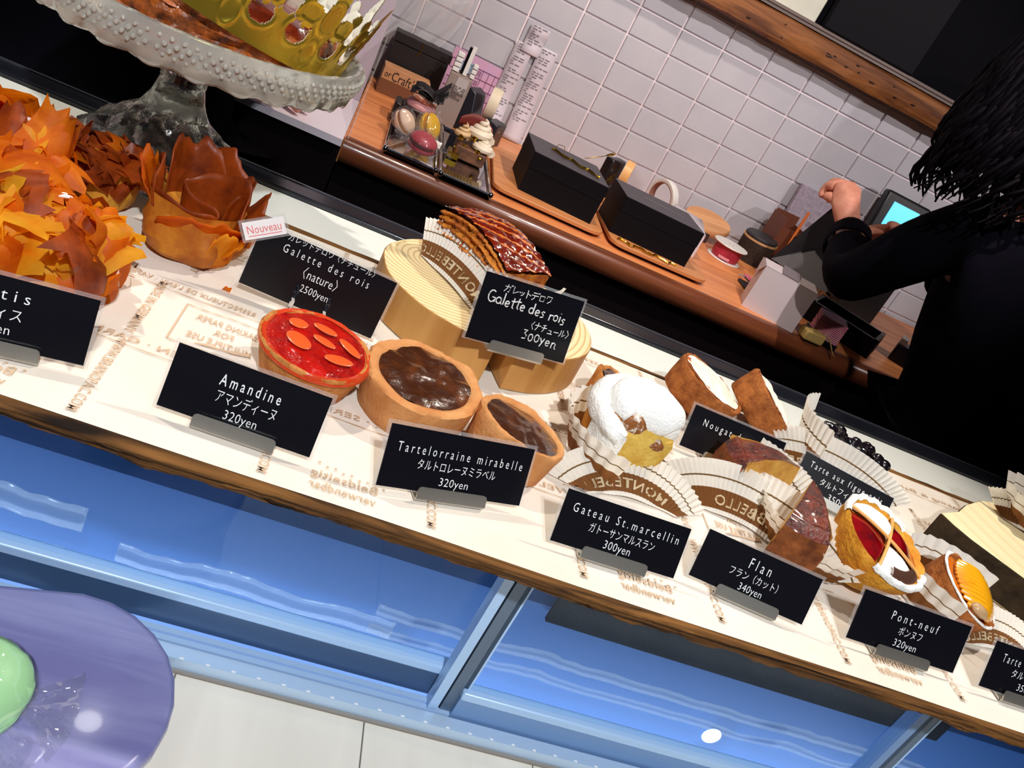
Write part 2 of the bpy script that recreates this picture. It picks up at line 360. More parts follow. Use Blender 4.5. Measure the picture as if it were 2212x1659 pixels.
def build_counter_items():
    # wooden serving trays with rounded corners, raised a little
    def serving_tray(label, x0, x1, y0, y1, rot):
        t = thing('serving_tray', label, 'tray', ((x0+x1)/2, (y0+y1)/2, CZ), (0, 0, rot), 'wooden trays under the black boxes')
        wx, wy = (x1-x0)/2, (y1-y0)/2
        def rr(wx, wy, r):
            p = []
            for cx, cy, a0 in ((wx-r, wy-r, 0), (-wx+r, wy-r, 90), (-wx+r, -wy+r, 180), (wx-r, -wy+r, 270)):
                for k in range(7): a = R(a0+k*15); p.append((cx+r*math.cos(a), cy+r*math.sin(a)))
            return p
        o = obj('board', M().prism(rr(wx, wy, .028), .006, .014), wood('tray_wood', S(214, 150, 96), S(188, 120, 70), (5, 60, 30), .45, .3, .04), t)
        bevel(o, .0015)
        o = obj('foot', M().prism(rr(wx-.012, wy-.012, .02), 0, .006), DARKW, t)
        return t
    serving_tray('light wooden serving tray under the black box with a gold cord', .254, .478, 1.50, 1.80, R(-2))
    serving_tray('light wooden serving tray under the black box with faint silver writing', .486, .698, 1.488, 1.79, R(1))
    t, P, h = cake_box('cake_box', 'closed black cake box tied with a gold cord, on the left wooden tray', (.299, 1.545), (.446, 1.525), (.297, 1.682), CZ+.014, -.010)
    gc = M()
    pts = [P(.28+.62*k/14, .60-.33*k/14+.05*math.sin(k*1.3), h+.0022) for k in range(15)]
    gc.tube(pts, lambda s: .0016+.0014*abs(math.sin(s*17)), 6)
    gc.tube([P(.3, .6, h+.002), P(.36, .7, h+.012), P(.42, .62, h+.015), P(.44, .5, h+.002)], .0006, 5)
    obj('gold_cord', gc, GOLD, t)
    gc = M(); gc.tube([P(.80, .97, h+.004), P(.93, 1.05, h+.012), P(1.08, 1.03, h+.028)], .0007, 5).tube([P(1.05, 1.04, h+.026), P(1.1, 1.03, h+.031), P(1.16, 1.03, h+.037)], lambda s: .0008+.0022*math.sin(PI*s), 6)
    gc.tube([P(1.04, .4, h-.002), P(1.08, .42, h+.006), P(1.13, .5, h+.014)], lambda s: .0008+.0022*math.sin(PI*s), 6)
    obj('cord_end', gc, GOLD, t)
    t, P, h = cake_box('cake_box', 'closed black cake box with faint silver writing, on the right wooden tray', (.489, 1.535), (.652, 1.521), (.485, 1.648), CZ+.014, -.012)
    fb = M()
    put_text(fb, 'Galettedesrois', lambda a, b: P(.30+a*.52, .50+b*.07-a*.06, h+.0008), 1.2)
    obj('foil_writing', fb, mat('silver_print', S(150, 146, 150), .5), t)
    # gold elastic lying on the right tray
    ge = M(); pts = []
    for k in range(26):
        s = k/25; pts.append((.50+.125*s, 1.503+.006*math.sin(s*21)+.003*math.sin(s*50)-.008*s, CZ+.0168))
    ge.tube(pts, lambda s: .0012+.0012*abs(math.sin(s*26)), 6)
    tag(obj('gold_elastic', ge, GOLD), 'loose gold cord lying on the front edge of the right wooden tray', 'cord')

    # two mirror trays with treats, at the counter's front edge
    def mirror_tray(label, x0, x1, y0, y1):
        t = thing('mirror_tray', label, 'tray', ((x0+x1)/2, (y0+y1)/2, CZ), group='silver mirror trays')
        wx, wy = (x1-x0)/2, (y1-y0)/2
        o = obj('plate', M().box(-wx, wx, -wy, wy, 0, .006), mat('mirror', S(200, 200, 205), .04, .5, 1), t)
        m = M()
        for a, b in (((-wx, -wy), (wx, -wy)), ((wx, -wy), (wx, wy)), ((wx, wy), (-wx, wy)), ((-wx, wy), (-wx, -wy))):
            m.tube([(a[0], a[1], .008), (b[0], b[1], .008)], .0035, 8)
        obj('rim', m, SILVER, t)
        for x in (-wx, wx):
            for y in (-wy, wy): obj('corner_cap', M().ball((x, y, .009), .0055, 0, 10), SILVER, t)
    mirror_tray('left silver mirror tray, holding three wrapped macarons and a chocolate cake', .049, .140, 1.452, 1.80)
    mirror_tray('right silver mirror tray, holding a cream-topped cake on a gold card', .149, .242, 1.448, 1.785)
    ZT = CZ+.0115
    def macaron(label, loc, rot, c, c2, r=.0225, film_r=1.25, grp=True, tab=False):
        t = thing('macaron', label, 'macaron', loc, rot, 'wrapped macarons')
        ms = mat('macaron_'+str(len(MC)), c, .45, .4, bump=.05, bs=500)
        mf = mat('macaron_filling_'+str(len(MC)), c2, .6)
        k = r/.0225
        def half(sg):
            m = M(); pr = [(0, .0155), (.007, .0152), (.0135, .0138), (.0185, .0105), (.0215, .0075), (.0225, .0055), (.0228, .0045), (.022, .003), (.0, .003)]
            m.lathe([(a*k, sg*b*k) for a, b in pr], 28, fn=lambda p, a, kk: p*(1+.03*noise.noise(Vector((math.cos(a)*7, math.sin(a)*7, kk))) if kk > 4 and kk < 8 else 1))
            return m
        obj('shell', half(1), ms, t); obj('shell', half(-1), ms, t)
        obj('filling', M().lathe([(0, -.0032*k), (.0205*k, -.0032*k), (.021*k, 0), (.0205*k, .0032*k), (0, .0032*k)], 24), mf, t)
        wv = M()
        def g(u, v):
            a = u*2*PI; tt = (v-.5)*PI*.98
            rr = r*film_r*(1+.12*noise.noise(Vector((math.cos(a)*2.4, math.sin(a)*2.4, v*5))))
            return (rr*math.cos(a)*math.cos(tt), rr*math.sin(a)*math.cos(tt), .9*rr*math.sin(tt)*.86)
        wv.grid(g, 28, 14, cu=True)
        for sg in (1, -1):
            def h(u, v):
                a = (u-.5)*2.2; n = noise.noise(Vector((u*9, v*4, sg*3)))
                return (sg*(r*1.05+v*r*.95), a*(.006+v*.016)*k*1.0, .006*n+.0035*math.sin(u*9)*v*k)
            wv.grid(h, 16, 6)
        wr = obj('wrapper', wv, CELLO, t)
        return t
    macaron('white macaron in a clear wrapper, at the left edge of the left mirror tray', (.068, 1.585, ZT+.020), axis_rot((.62, -.30, .70)), S(226, 200, 176), S(196, 140, 80), .022)
    macaron('yellow macaron in a clear wrapper, standing against the chocolate cake', (.113, 1.600, ZT+.026), axis_rot((.80, -.32, .42)), S(224, 178, 16), S(200, 140, 20), .025)
    macaron('pink macaron in a clear wrapper, at the front of the left mirror tray', (.106, 1.500, ZT+.019), axis_rot((.06, -.16, 1)), S(176, 62, 74), S(110, 40, 46), .025)
    # white paper tab between macarons
    tb = M().box(-.022, .022, -.0006, .0006, 0, .012)
    o = obj('paper_tab', tb, WHITE, loc=(.118, 1.545, ZT+.012), rot=(R(-40), R(3), R(-4)))
    tag(o, 'small white paper tab between the yellow and pink macarons', 'paper')
    # chocolate cake with pink cream and dark curls
    t = thing('chocolate_cake', 'chocolate cake with pink cream and black curls, at the back of the left mirror tray', 'cake', (.090, 1.695, ZT-.005))
    m = M(); m.box(-.034, .034, -.03, .03, 0, .036)
    bevel(obj('sponge', m, mat('chocolate', S(38, 22, 20), .35, .5)), .004).parent = t
    m = M().box(-.048, -.034, -.03, .03, 0, .034); bevel(obj('chocolate_band', m, mat('chocolate_dark', S(30, 17, 15), .4), t), .003)
    m = M(); m.ball((0, 0, .038), .03, 0, 24, sq=(1.05, .9, .5)); m.noise(.004, 60, 2)
    obj('pink_cream', m, mat('pink_cream', S(206, 150, 150), .5, var=S(186, 120, 124), vs=60), t)
    m = M(); m.tube([(-.026+.005*k, -.02+.0008*k*k*.2, .061-.0013*k) for k in range(11)], lambda s: .0035+.003*math.sin(PI*s), 8); m.noise(.001, 200)
    obj('fruit_slice', m, mat('pale_fruit', S(226, 196, 160), .5, var=S(190, 60, 40), vs=160), t)
    m = M()
    for k in range(5):
        a = -.9+k*.45
        def f(u, v, a=a, k=k):
            return (-.03+.055*u*math.cos(a*.6)+.01*k*.5, -.012+.022*(v-.5)+.012*math.sin(a), .062+.03*u*math.sin(.5+a*.5)+.012*math.sin(u*3+k)+.008*v)
        m.grid(f, 8, 5)
    o = obj('chocolate_curl', m, mat('black_chocolate', S(18, 13, 18), .5), t); o.modifiers.new('s', 'SOLIDIFY').thickness = .0015
    # cream cake
    t = thing('cream_cake', 'small cake topped with white and beige cream swirls, on the right mirror tray', 'cake', (.2, 1.635, ZT-.005))
    m = M().box(-.03, .03, -.045, .02, .002, .026).noise(.001, 120)
    bevel(obj('sponge', m, mat('layer_sponge', S(64, 36, 26), .6, var=S(120, 78, 44), vs=70), t), .003)
    m = M()
    def swirl(c, r, h, mm=0):
        n = 60; m.tube([(c[0]+r*(1-s)*math.cos(s*22), c[1]+r*(1-s)*math.sin(s*22), c[2]+h*s) for s in [k/n for k in range(n+1)]], lambda s: r*.42*(1-s*.7), 8, mm)
    swirl((.008, .0, .045), .022, .035); swirl((.02, -.025, .03), .018, .02)
    obj('white_cream', m, mat('cream', S(236, 226, 204), .5), t)
    m = M(); swirl((-.024, -.012, .036), .014, .026)
    obj('beige_cream', m, mat('beige_cream', S(216, 184, 140), .5), t)
    m = M()
    def f(u, v): a = -1.2+u*2.4; return (.036*math.sin(a)-.004, .012+.012*math.cos(a), .048+.03*v*(.7+.3*math.cos(a*2)))
    m.grid(f, 12, 4)
    o = obj('red_fan', m, mat('red_wafer', S(110, 32, 20), .6), t); o.modifiers.new('s', 'SOLIDIFY').thickness = .0015
    m = M()
    for k in range(9): m.ball((rng.uniform(-.03, .02), rng.uniform(-.05, -.02), rng.uniform(.012, .05)), rng.uniform(.003, .006), 0, 8)
    m.box(-.04, -.02, -.06, -.02, .002, .012); m.noise(.002, 200)
    obj('gold_leaf', m, GOLD, t)
    m = M().box(-.036, .034, -.135, -.09, 0, .001)
    for i in range(9):
        for j in range(4): m.box(-.032+i*.006, -.0285+i*.006, -.132+j*.010, -.127+j*.010, .001, .0022)
    tag(obj('gold_card', m, mat('gold_card', S(150, 124, 60), .25, .5, 1), loc=(.188, 1.585, ZT-.005)), 'gold dotted card lying on the right mirror tray in front of the cream cake', 'card')

    # kraft carton, black carton, grey box, dispenser
    t = thing('kraft_carton', 'brown kraft carton with black lettering at the left end of the counter', 'box', (.05, 1.885, CZ), (0, 0, R(4)))
    bevel(obj('carton', M().box(-.05, .05, -.02, .03, 0, .057), mat('kraft', S(196, 146, 102), .7, var=S(184, 132, 90), vs=30), t), .001)
    m = M(); flat_text(m, 'or', -.0385, .043, .013, .014, -.0206); flat_text(m, 'Craft', -.0085, .043, .042, .020, -.0206); flat_text(m, '®', .016, .049, .004, .006, -.0206)
    obj('lettering', m, mat('black_ink', S(40, 26, 22), .7), t)
    m = M(); m.box(-.05, .05, -.0208, -.0204, .0, .026)
    for j in range(3): flat_text(m, 'greaseproof baking paper 100% natural'[:28-6*j], -.008-.004*j, .03-.007*j, .07-.012*j, .003, -.0209)
    obj('brown_panel', M().box(-.05, .05, -.0206, -.0201, .0, .031), mat('kraft_brown', S(120, 74, 44), .7), t)
    t = thing('black_carton', 'black carton standing against the tiles behind the kraft carton', 'box', (.052, 1.955, CZ), (0, 0, R(2)))
    bevel(obj('carton', M().box(-.052, .07, -.025, .025, 0, .098), mat('black_carton', S(24, 17, 18), .5), t), .001)
    obj('lid', M().box(-.054, .072, -.027, .027, .1, .118), mat('black_carton', S(24, 17, 18)), t)
    obj('gold_cord', M().tube([(.006, -.0275, .119), (.006, -.0278, .1), (.0, -.0268, .085)], .0012, 6), GOLD, t)
    t = thing('grey_box', 'tall grey box with a printed white label beside the kraft carton', 'box', (.150, 1.84, CZ), (0, 0, R(-3)))
    bevel(obj('box', M().box(-.0235, .0235, -.0235, .03, 0, .108), mat('grey_card', S(150, 134, 126), .6), t), .001)
    obj('label', M().box(-.006, .018, -.0243, -.0236, .075, .106), mat('label_white', S(186, 178, 176), .6), t)
    m = M()
    for j in range(6):
        for i in range(9):
            if rng.random() < .7: m.box(-.009+i*.003, -.0072+i*.003, -.0252, -.0244, .062+j*.0045, .0652+j*.0045)
    obj('stamp', m, mat('stamp_ink', S(90, 76, 76), .8), t)
    t = thing('clip_stack', 'white tapes and a black marker standing in the grey box', 'stationery', (.150, 1.845, CZ+.1085))
    for k in range(4): bevel(obj('white_tape', M().box(-.024, -.010, -.012, .01, .001+k*.010, .009+k*.010), WHITE, t), .001)
    for k in range(3): bevel(obj('white_tape', M().box(.014, .024, -.014, .008, .001+k*.010, .009+k*.010), WHITE, t), .001)
    obj('marker', M().box(-.006, .006, -.004, .008, .001, .055), BLACK, t)
    obj('white_strip', M().box(-.001, .007, -.012, -.005, .001, .06), WHITE, t)
    t = thing('tape_dispenser', 'large black tape dispenser with a cream tape roll, left of the receipts', 'tape dispenser', (.224, 1.86, CZ), (0, 0, R(4)))
    m = M(); m.prism([(-.05, 0), (.05, 0), (.05, .05), (.02, .052), (.012, .03), (-.01, .03), (-.022, .085), (-.04, .092), (-.05, .08)], -.028, .028, X=Matrix(((.86, 0, .5, 0), (-.5, 0, .86, 0), (0, 1, 0, 0), (0, 0, 0, 1))))
    bevel(obj('base', m, mat('dispenser_plastic', S(32, 34, 42), .3, .5), t), .003)
    X = Matrix.Translation((.010, .0, .078)) @ Matrix.Rotation(R(-12), 4, 'Z') @ Matrix.Rotation(R(90), 4, 'Y')
    obj('tape_roll', M().lathe([(.014, -.011), (.033, -.011), (.034, 0), (.033, .011), (.014, .011), (.014, -.011)], 32, X=X), mat('cream_tape', S(226, 216, 190), .5), t)
    obj('plate', M().box(.012, .04, -.036, -.034, .034, .039), STEEL, t)
    # pink calendar sheet on the tiles
    t = thing('price_sheet', 'pink and blue printed table sheet stuck on the tiles behind the dispenser', 'paper', (.19, 1.992, -.03))
    obj('sheet', M().box(-.066, .06, 0, .001, -.05, .062, X=Matrix.Rotation(R(2), 4, 'Y')), mat('pink_paper', S(216, 160, 186), .7, var=S(196, 168, 206), vs=16), t)
    obj('blue_panel', M().box(-.05, -.01, -.0012, 0, .02, .045), mat('blue_print', S(150, 176, 200), .7), t)
    m = M()
    for z in (.04, .02, -.0, -.02): m.box(-.06, .055, -.0012, -.0003, z, z+.0012)
    for i in range(6): m.box(-.03+i*.014, -.029+i*.014, -.0012, -.0003, -.03, .042)
    for i, (a, b) in enumerate(((.004, .03), (.004, .008), (-.03, -.012))): flat_text(m, '月', a, b, .01, .012, -.0016)
    obj('table_print', m, mat('violet_ink', S(130, 84, 120), .7), t)
    # receipts
    RP = mat('receipt_paper', S(226, 220, 230), .7, transl=.2); RI = mat('receipt_ink', S(128, 122, 134), .8)
    def receipt(label, x, z0, z1, wd, curl, yaw, y=1.989, loc0=0):
        t = thing('receipt', label, 'receipt', (x, y, z1), group='till receipts taped to the tiles')
        H = z1-z0
        def pos(u, s):
            bend = curl*max(0, s-.55)**2*4
            return Vector(((u-.5)*wd+math.sin(yaw)*s*H, -.0015-bend*.55-.002*math.sin(s*9), -s*H+.0))
        m = M(); m.grid(lambda u, v: pos(u, v), 3, 24); obj('strip', m, RP, t).modifiers.new('s', 'SOLIDIFY').thickness = .0004
        m = M(); s = .02
        while s < .8:
            n = rng.choice((1, 2, 3, 3)); u = rng.uniform(.08, .2)
            for k in range(n):
                l = rng.uniform(.12, .3)
                if u+l > .95: break
                b = [pos(u, s), pos(u+l, s), pos(u+l, s+.0026/H), pos(u, s+.0026/H)]
                m.add([q-Vector((0, .0009, 0)) for q in b], [(0, 1, 2, 3)]); u += l+.06
            s += .0055/H*rng.choice((1, 1, 1, 2))
        obj('print', m, RI, t)
    receipt('long till receipt curling onto the counter, left of the two', .262, -.098, .102, .040, .10, R(-1))
    receipt('long straight till receipt hanging on the tiles, right of the two', .314, -.098, .112, .042, .03, R(1))
    receipt('short till receipt taped over the top of the left long receipt', .278, .085, .146, .042, 0, R(-2), 1.9855)
    m = M(); m.prism([(0, 0), (.009, .002), (.011, .012), (.006, .010), (.004, .005)], 0, .001, X=Matrix(((1, 0, 0, .296), (0, 0, 1, 1.994), (0, 1, 0, .012), (0, 0, 0, 1))))
    tag(obj('black_mark', m, BLACK), 'small black sticker mark on the tiles between the two receipts', 'sticker')
    # second dispenser and rolls behind the boxes
    t = thing('tape_dispenser', 'black tape dispenser with an orange-brown tape roll behind the black boxes', 'tape dispenser', (.54, 1.82, CZ))
    m = M(); m.prism([(-.035, 0), (.045, 0), (.045, .045), (.02, .045), (.015, .03), (-.012, .03), (-.012, .09), (-.035, .09)], -.03, .03, X=Matrix(((.75, 0, .66, 0), (-.66, 0, .75, 0), (0, 1, 0, 0), (0, 0, 0, 1))))
    bevel(obj('base', m, mat('dispenser_black', S(22, 18, 22), .3), t), .004)
    X = Matrix.Translation((.008, -.012, .072)) @ Matrix.Rotation(R(-18), 4, 'Z') @ Matrix.Rotation(R(90), 4, 'Y')
    obj('tape_roll', M().lathe([(.018, -.009), (.031, -.009), (.031, .009), (.018, .009), (.018, -.009)], 32, X=X), mat('tan_tape', S(228, 176, 112), .3), t)
    obj('cutter', M().box(.012, .05, -.046, -.043, .046, .051, X=Matrix.Rotation(R(-30), 4, 'Z') @ Matrix.Translation((0, .012, 0))), WHITE, t)
    t = thing('tape_roll', 'white tape roll standing on edge behind the right black box', 'tape roll', (.660, 1.845, CZ+.052), (R(8), R(2), R(-62)))
    X = Matrix.Rotation(R(90), 4, 'X')
    obj('tape', M().lathe([(.037, -.008), (.043, -.008), (.043, .008), (.037, .008), (.037, -.008)], 40, X=X), WHITE, t)
    obj('stand_base', M().box(-.012, .012, -.010, .010, -.052, -.0425), WHITE, t)
    obj('core', M().lathe([(.0345, -.0078), (.0368, -.0078), (.0368, .0078), (.0345, .0078), (.0345, -.0078)], 40, X=X), mat('core_card', S(150, 110, 96), .7), t)
    m = M()
    for a0, a1 in ((3.6, 4.0), (1.0, 1.2)):
        m.grid(lambda u, v: (.0343*math.cos(a0+u*(a1-a0)), .012*(v-.5), .0343*math.sin(a0+u*(a1-a0))), 6, 2)
    obj('violet_mark', m, mat('violet', S(84, 56, 160), .5), t)
    # white folded box behind right black box
    t = thing('white_box', 'white paper box corner sticking out behind the right black box', 'box', (.70, 1.70, CZ))
    bevel(obj('body', M().box(-.05, .022, -.03, .03, 0, .052), mat('white_card', S(226, 218, 228), .5), t), .001)
    obj('flap', M().add([(-.05, -.03, .0525), (.022, -.03, .0525), (.022, .03, .068), (-.05, .03, .075)], [(0, 1, 2, 3)]), mat('white_card', S(226, 218, 228)), t).modifiers.new('s', 'SOLIDIFY').thickness = .001
    m = M().lathe([(0, 0), (.056, 0), (.058, .004), (.058, .012), (.056, .016), (0, .016)], 48)
    tag(obj('round_board', m, wood('round_wood', S(226, 172, 122), S(204, 146, 98), (6, 40, 40), .5, .3, .03), loc=(.812, 1.915, CZ+.026), rot=(R(10), R(-6), 0)), 'round light wooden board behind the ribbon spool, against the tiles', 'board')
    tag(bevel(obj('dark_block', M().box(.765, .81, 1.855, 1.965, CZ, CZ+.022), mat('dark_brown_block', S(60, 36, 26), .6)), .002), 'dark brown block under the round light wooden board', 'block')
    # ribbon spool
    t = thing('ribbon_spool', 'spool of crimson ribbon with white flanges standing on the counter', 'spool', (.835, 1.785, CZ))
    obj('flange', M().lathe([(0, 0), (.039, 0), (.040, .0015), (.039, .003), (0, .003)], 44), WHITE, t)
    obj('ribbon', M().lathe([(0, .003), (.031, .003), (.0325, .012), (.0325, .024), (.031, .0345), (0, .0345)], 44), mat('crimson', S(150, 24, 48), .5, var=S(180, 50, 70), vs=60), t)
    obj('flange', M().lathe([(.007, .0375), (.040, .0375), (.041, .036), (.040, .0345), (.007, .0345), (.007, .0375)], 44), WHITE, t)
    obj('ribbon_end', M().grid(lambda u, v: (.034*math.cos(3.9+u*.8), .034*math.sin(3.9+u*.8), .006+.006*v), 8, 2), mat('pink_ribbon', S(226, 150, 160), .5), t)
    # dark wooden pot
    t = thing('dark_pot', 'dark bark-covered wooden pot between ribbon spool and brown box', 'pot', (.938, 1.880, CZ), (R(2), R(-3), 0))
    obj('pot', M().lathe([(0, 0), (.040, 0), (.042, .03), (.042, .058), (.038, .058), (.037, .05), (0, .05)], 40).noise(.0012, 90), mat('bark_dark', S(52, 36, 28), .8, var=S(34, 24, 20), vs=70, bump=.5, bs=200), t)
    obj('rim', M().lathe([(.0425, .055), (.0428, .058), (.039, .0592), (.0385, .0565)], 40), mat('rim_wood', S(196, 150, 104), .6), t)
    obj('lid', M().lathe([(0, .068), (.037, .068), (.040, .065), (.040, .060), (0, .060)], 40), mat('lid_dark', S(40, 38, 42), .5), t)
    # brown pen box with pens
    t = thing('pen_box', 'open brown leather-look box holding a pencil and pens', 'box', (.995, 1.915, CZ), (0, 0, R(5)))
    m = M(); m.box(-.03, .035, .03, .034, 0, .13).box(-.03, .035, -.034, -.03, 0, .105).box(-.034, -.03, -.034, .034, 0, .125).box(.035, .039, -.034, .034, 0, .11).box(-.03, .035, -.03, .03, 0, .006)
    obj('box', m, mat('brown_box', S(104, 54, 34), .5), t)
    tag(obj('pencil', M().tube([(.998, 1.868, CZ+.03), (1.0, 1.874, CZ+.16)], .0035, 6), mat('orange_pencil', S(206, 110, 50), .5)), 'orange pencil leaning in front of the brown pen box', 'pencil')
    t = thing('ballpoint_pen', 'black ballpoint pen with a silver clip in front of the brown box', 'pen', (.992, 1.862, CZ+.005), (R(-5), R(8), 0))
    obj('barrel', M().tube([(0, 0, 0), (0, 0, .095)], .0055, 8), BLACK, t); obj('clip', M().tube([(.0, -.007, .06), (.0, -.008, .094)], .002, 6), SILVER, t)
    tag(obj('silver_pen', M().tube([(1.012, 1.858, CZ+.005), (1.014, 1.862, CZ+.055), (1.015, 1.864, CZ+.10)], lambda s: .004+.002*math.sin(s*9), 8), SILVER), 'silver pen just right of the black ballpoint pen', 'pen')
    m = M(); m.tube([(.028*math.cos(a)*.8, 0, .04*math.sin(a)) for a in [k/30*2*PI for k in range(31)]], .0055, 8); m.tube([(-.016, 0, -.03), (-.022, .0, -.055), (-.02, 0, -.08)], .005, 8)
    t = thing('scissors', 'green-handled scissors standing beside the brown pen box', 'scissors', (1.045, 1.855, CZ+.1), (0, R(18), R(10)))
    obj('handle', m, mat('green_plastic', S(40, 150, 60), .35), t)
    m = M(); m.tube([(.019*math.cos(a)*.8, 0, .03*math.sin(a)) for a in [k/30*2*PI for k in range(31)]], .0022, 6)
    obj('handle_liner', m, mat('yellow_plastic', S(206, 206, 96), .4), t)
    obj('blade', M().tube([(-.02, 0, -.08), (-.012, 0, -.096)], .004, 6), STEEL, t)
    t = thing('grey_slab', 'grey speckled slab leaning on the tiles behind the raised hand', 'slab', (1.055, 1.962, CZ), (R(-6), 0, 0))
    bevel(obj('slab', M().box(-.055, .05, -.008, .008, .0, .2), mat('speckled_grey', S(170, 158, 172), .7, var=S(140, 130, 146), vs=120), t), .002)
    # monitor with cyan screen
    t = thing('till_display', 'small black till display with a lit cyan screen at the right end', 'monitor', (1.235, 1.90, CZ+.007), (R(-8), 0, R(-6)))
    bevel(obj('housing', M().box(-.06, .06, -.012, .02, .17, .275), mat('monitor_plastic', S(20, 22, 28), .4), t), .006)
    obj('screen', M().box(-.036, .036, -.0145, -.0122, .197, .255), mat('cyan_screen', S(96, 200, 245), .3, emit=1.0), t)
    obj('stand', M().box(-.015, .015, .0, .015, .02, .17).box(-.06, .06, -.03, .05, 0, .02), mat('monitor_plastic', S(20, 22, 28)), t)
    t = thing('card_reader', 'black card terminal with a round green key below the cyan screen', 'card terminal', (1.19, 1.80, CZ), (0, 0, R(-10)))
    bevel(obj('body', M().prism([(-.05, 0), (.05, 0), (.05, .17), (-.05, .15)], -.03, .03, X=Matrix(((1, 0, 0, 0), (0, 0, 1, 0), (0, 1, 0, 0), (0, 0, 0, 1)))), mat('terminal_plastic', S(26, 26, 30), .4), t), .004)
    obj('green_key', M().ball((-.012, -.031, .138), .013, 0, 14, sq=(1.2, .3, .8)), mat('green_key', S(130, 220, 130), .4), t)
    t = thing('hand_stamp', 'slim black hand stamp with a T-shaped handle beside the card terminal', 'stamp', (1.13, 1.86, CZ))
    obj('shaft', M().tube([(0, 0, .0), (.008, 0, .18)], .004, 8), STEEL, t); obj('handle', M().tube([(-.012, 0, .185), (.03, 0, .182)], .006, 8), BLACK, t)
    # white cake box at front
    t = thing('white_cake_box', 'white cardboard cake box with folded top flaps at the front of the counter', 'box', (.783, 1.492, CZ))
    a = Vector((.102, -.040, 0)); b = Vector((.022, .066, 0)); h = .088
    P = lambda u, v, z: a*u+b*v+Vector((0, 0, z))
    WC = mat('box_card', S(206, 196, 200), .55, .3)
    m = M().add([P(0, 0, 0), P(1, 0, 0), P(1, 1, 0), P(0, 1, 0), P(0, 0, h), P(1, 0, h), P(1, 1, h), P(0, 1, h)], [(0, 1, 5, 4), (1, 2, 6, 5), (2, 3, 7, 6), (3, 0, 4, 7), (3, 2, 1, 0)])
    obj('body', m, WC, t, smooth=0)
    m = M().add([P(0, 0, h+.0006), P(1, 0, h+.0006), P(1, 1, h+.001), P(0, 1, h+.0006)], [(0, 1, 2, 3)])
    obj('lid', m, WC, t, smooth=0)
    m = M().add([P(-.01, .02, h), P(-.03, 1, h), P(-.05, .62, h-.028)], [(0, 1, 2)])
    obj('side_flap', m, WC, t, smooth=0).modifiers.new('s', 'SOLIDIFY').thickness = .001
    m = M().add([P(.3, .06, h+.002), P(.62, .03, h+.002), P(.70, .9, h+.005), P(.36, .95, h+.006)], [(0, 1, 2, 3)])
    obj('tuck_flap', m, mat('flap_grey', S(120, 112, 118), .6), t, smooth=0).modifiers.new('s', 'SOLIDIFY').thickness = .0008
    # stationery bits
    m = M(); m.tube([(.86, 1.70, CZ+.006), (.895, 1.655, CZ+.012), (.905, 1.625, CZ+.016)], .005, 8)
    m.tube([(.868, 1.685, CZ+.03), (.89, 1.65, CZ+.018), (.905, 1.63, CZ+.01)], .003, 6)
    tag(obj('pink_cord', m, mat('pink_cord', S(206, 120, 140), .5, var=S(160, 60, 84), vs=60)), 'pink and crimson ribbon ends beside the white cake box', 'ribbon')
    m = M().box(.83, .862, 1.60, 1.66, CZ+.001, CZ+.006)
    tag(bevel(obj('dark_case', m, BLACK, rot=(0, 0, 0)), .002), 'small black case lying left of the white cake box', 'case')
    tag(obj('silver_clip', M().tube([(.845, 1.69, CZ+.005), (.85, 1.675, CZ+.008), (.86, 1.668, CZ+.004), (.866, 1.66, CZ+.006)], .003, 6), SILVER), 'small silver clip on the counter by the ribbon ends', 'clip')
    t = thing('paper_pad', 'stack of pink papers right of the white cake box', 'paper', (.965, 1.49, CZ), (0, 0, R(-22)))
    m = M()
    for k in range(12): m.box(-.025+.0006*(k % 3), .03+.0006*(k % 2), -.03, .03, .012+k*.0035, .0145+k*.0035)
    obj('sheets', m, mat('pink_sheets', S(190, 96, 120), .6, var=S(212, 150, 164), vs=30), t); obj('base', M().box(-.03, .033, -.032, .032, 0, .012), BLACK, t)
    t = thing('yellow_ribbon', 'pale yellow ribbon roll with a loose tail at the front of the counter', 'ribbon', (.925, 1.44+.02, CZ))
    m = M(); m.box(-.02, .026, -.018, .012, 0, .022); m.noise(.001, 90); bevel(obj('roll', m, mat('yellow_ribbon', S(206, 176, 104), .5), t), .004)
    m = M(); m.grid(lambda u, v: (.02+.032*u, -.012-.022*u+.006*v, .026-.024*u+.004*math.sin(u*5)), 10, 2); obj('tail', m, mat('yellow_ribbon', S(206, 176, 104)), t).modifiers.new('s', 'SOLIDIFY').thickness = .0012
    # black open gift box with grey lining and raised lid held by the person
    t = thing('gift_box', 'open black gift box with grey rim, lid raised by the person in black', 'box', (1.06, 1.60, CZ), (0, 0, R(0)))
    m = M(); c = [(-.09, .0), (.03, -.10), (.10, -.01), (-.02, .09)]
    for i in range(4):
        p, q = Vector((*c[i], 0)), Vector((*c[(i+1) % 4], 0)); d = (q-p).normalized(); n = Vector((-d.y, d.x, 0))*.004
        m.add([p, q, q+n, p+n, p+Vector((0, 0, .042)), q+Vector((0, 0, .042)), q+n+Vector((0, 0, .042)), p+n+Vector((0, 0, .042))], [(0, 1, 5, 4), (1, 2, 6, 5), (2, 3, 7, 6), (3, 0, 4, 7)])
    m.add([(x, y, .001) for x, y in c], [(0, 1, 2, 3)])
    obj('body', m, LIDBLK, t, smooth=0)
    m = M()
    for i in range(4):
        p, q = Vector((*c[i], .0425)), Vector((*c[(i+1) % 4], .0425)); d = (q-p).normalized(); n = Vector((-d.y, d.x, 0))*.009
        m.add([p, q, q+n, p+n], [(0, 1, 2, 3)])
    obj('rim', m, mat('grey_lining', S(128, 120, 124), .6), t, smooth=0)
    m = M(); Z = CZ
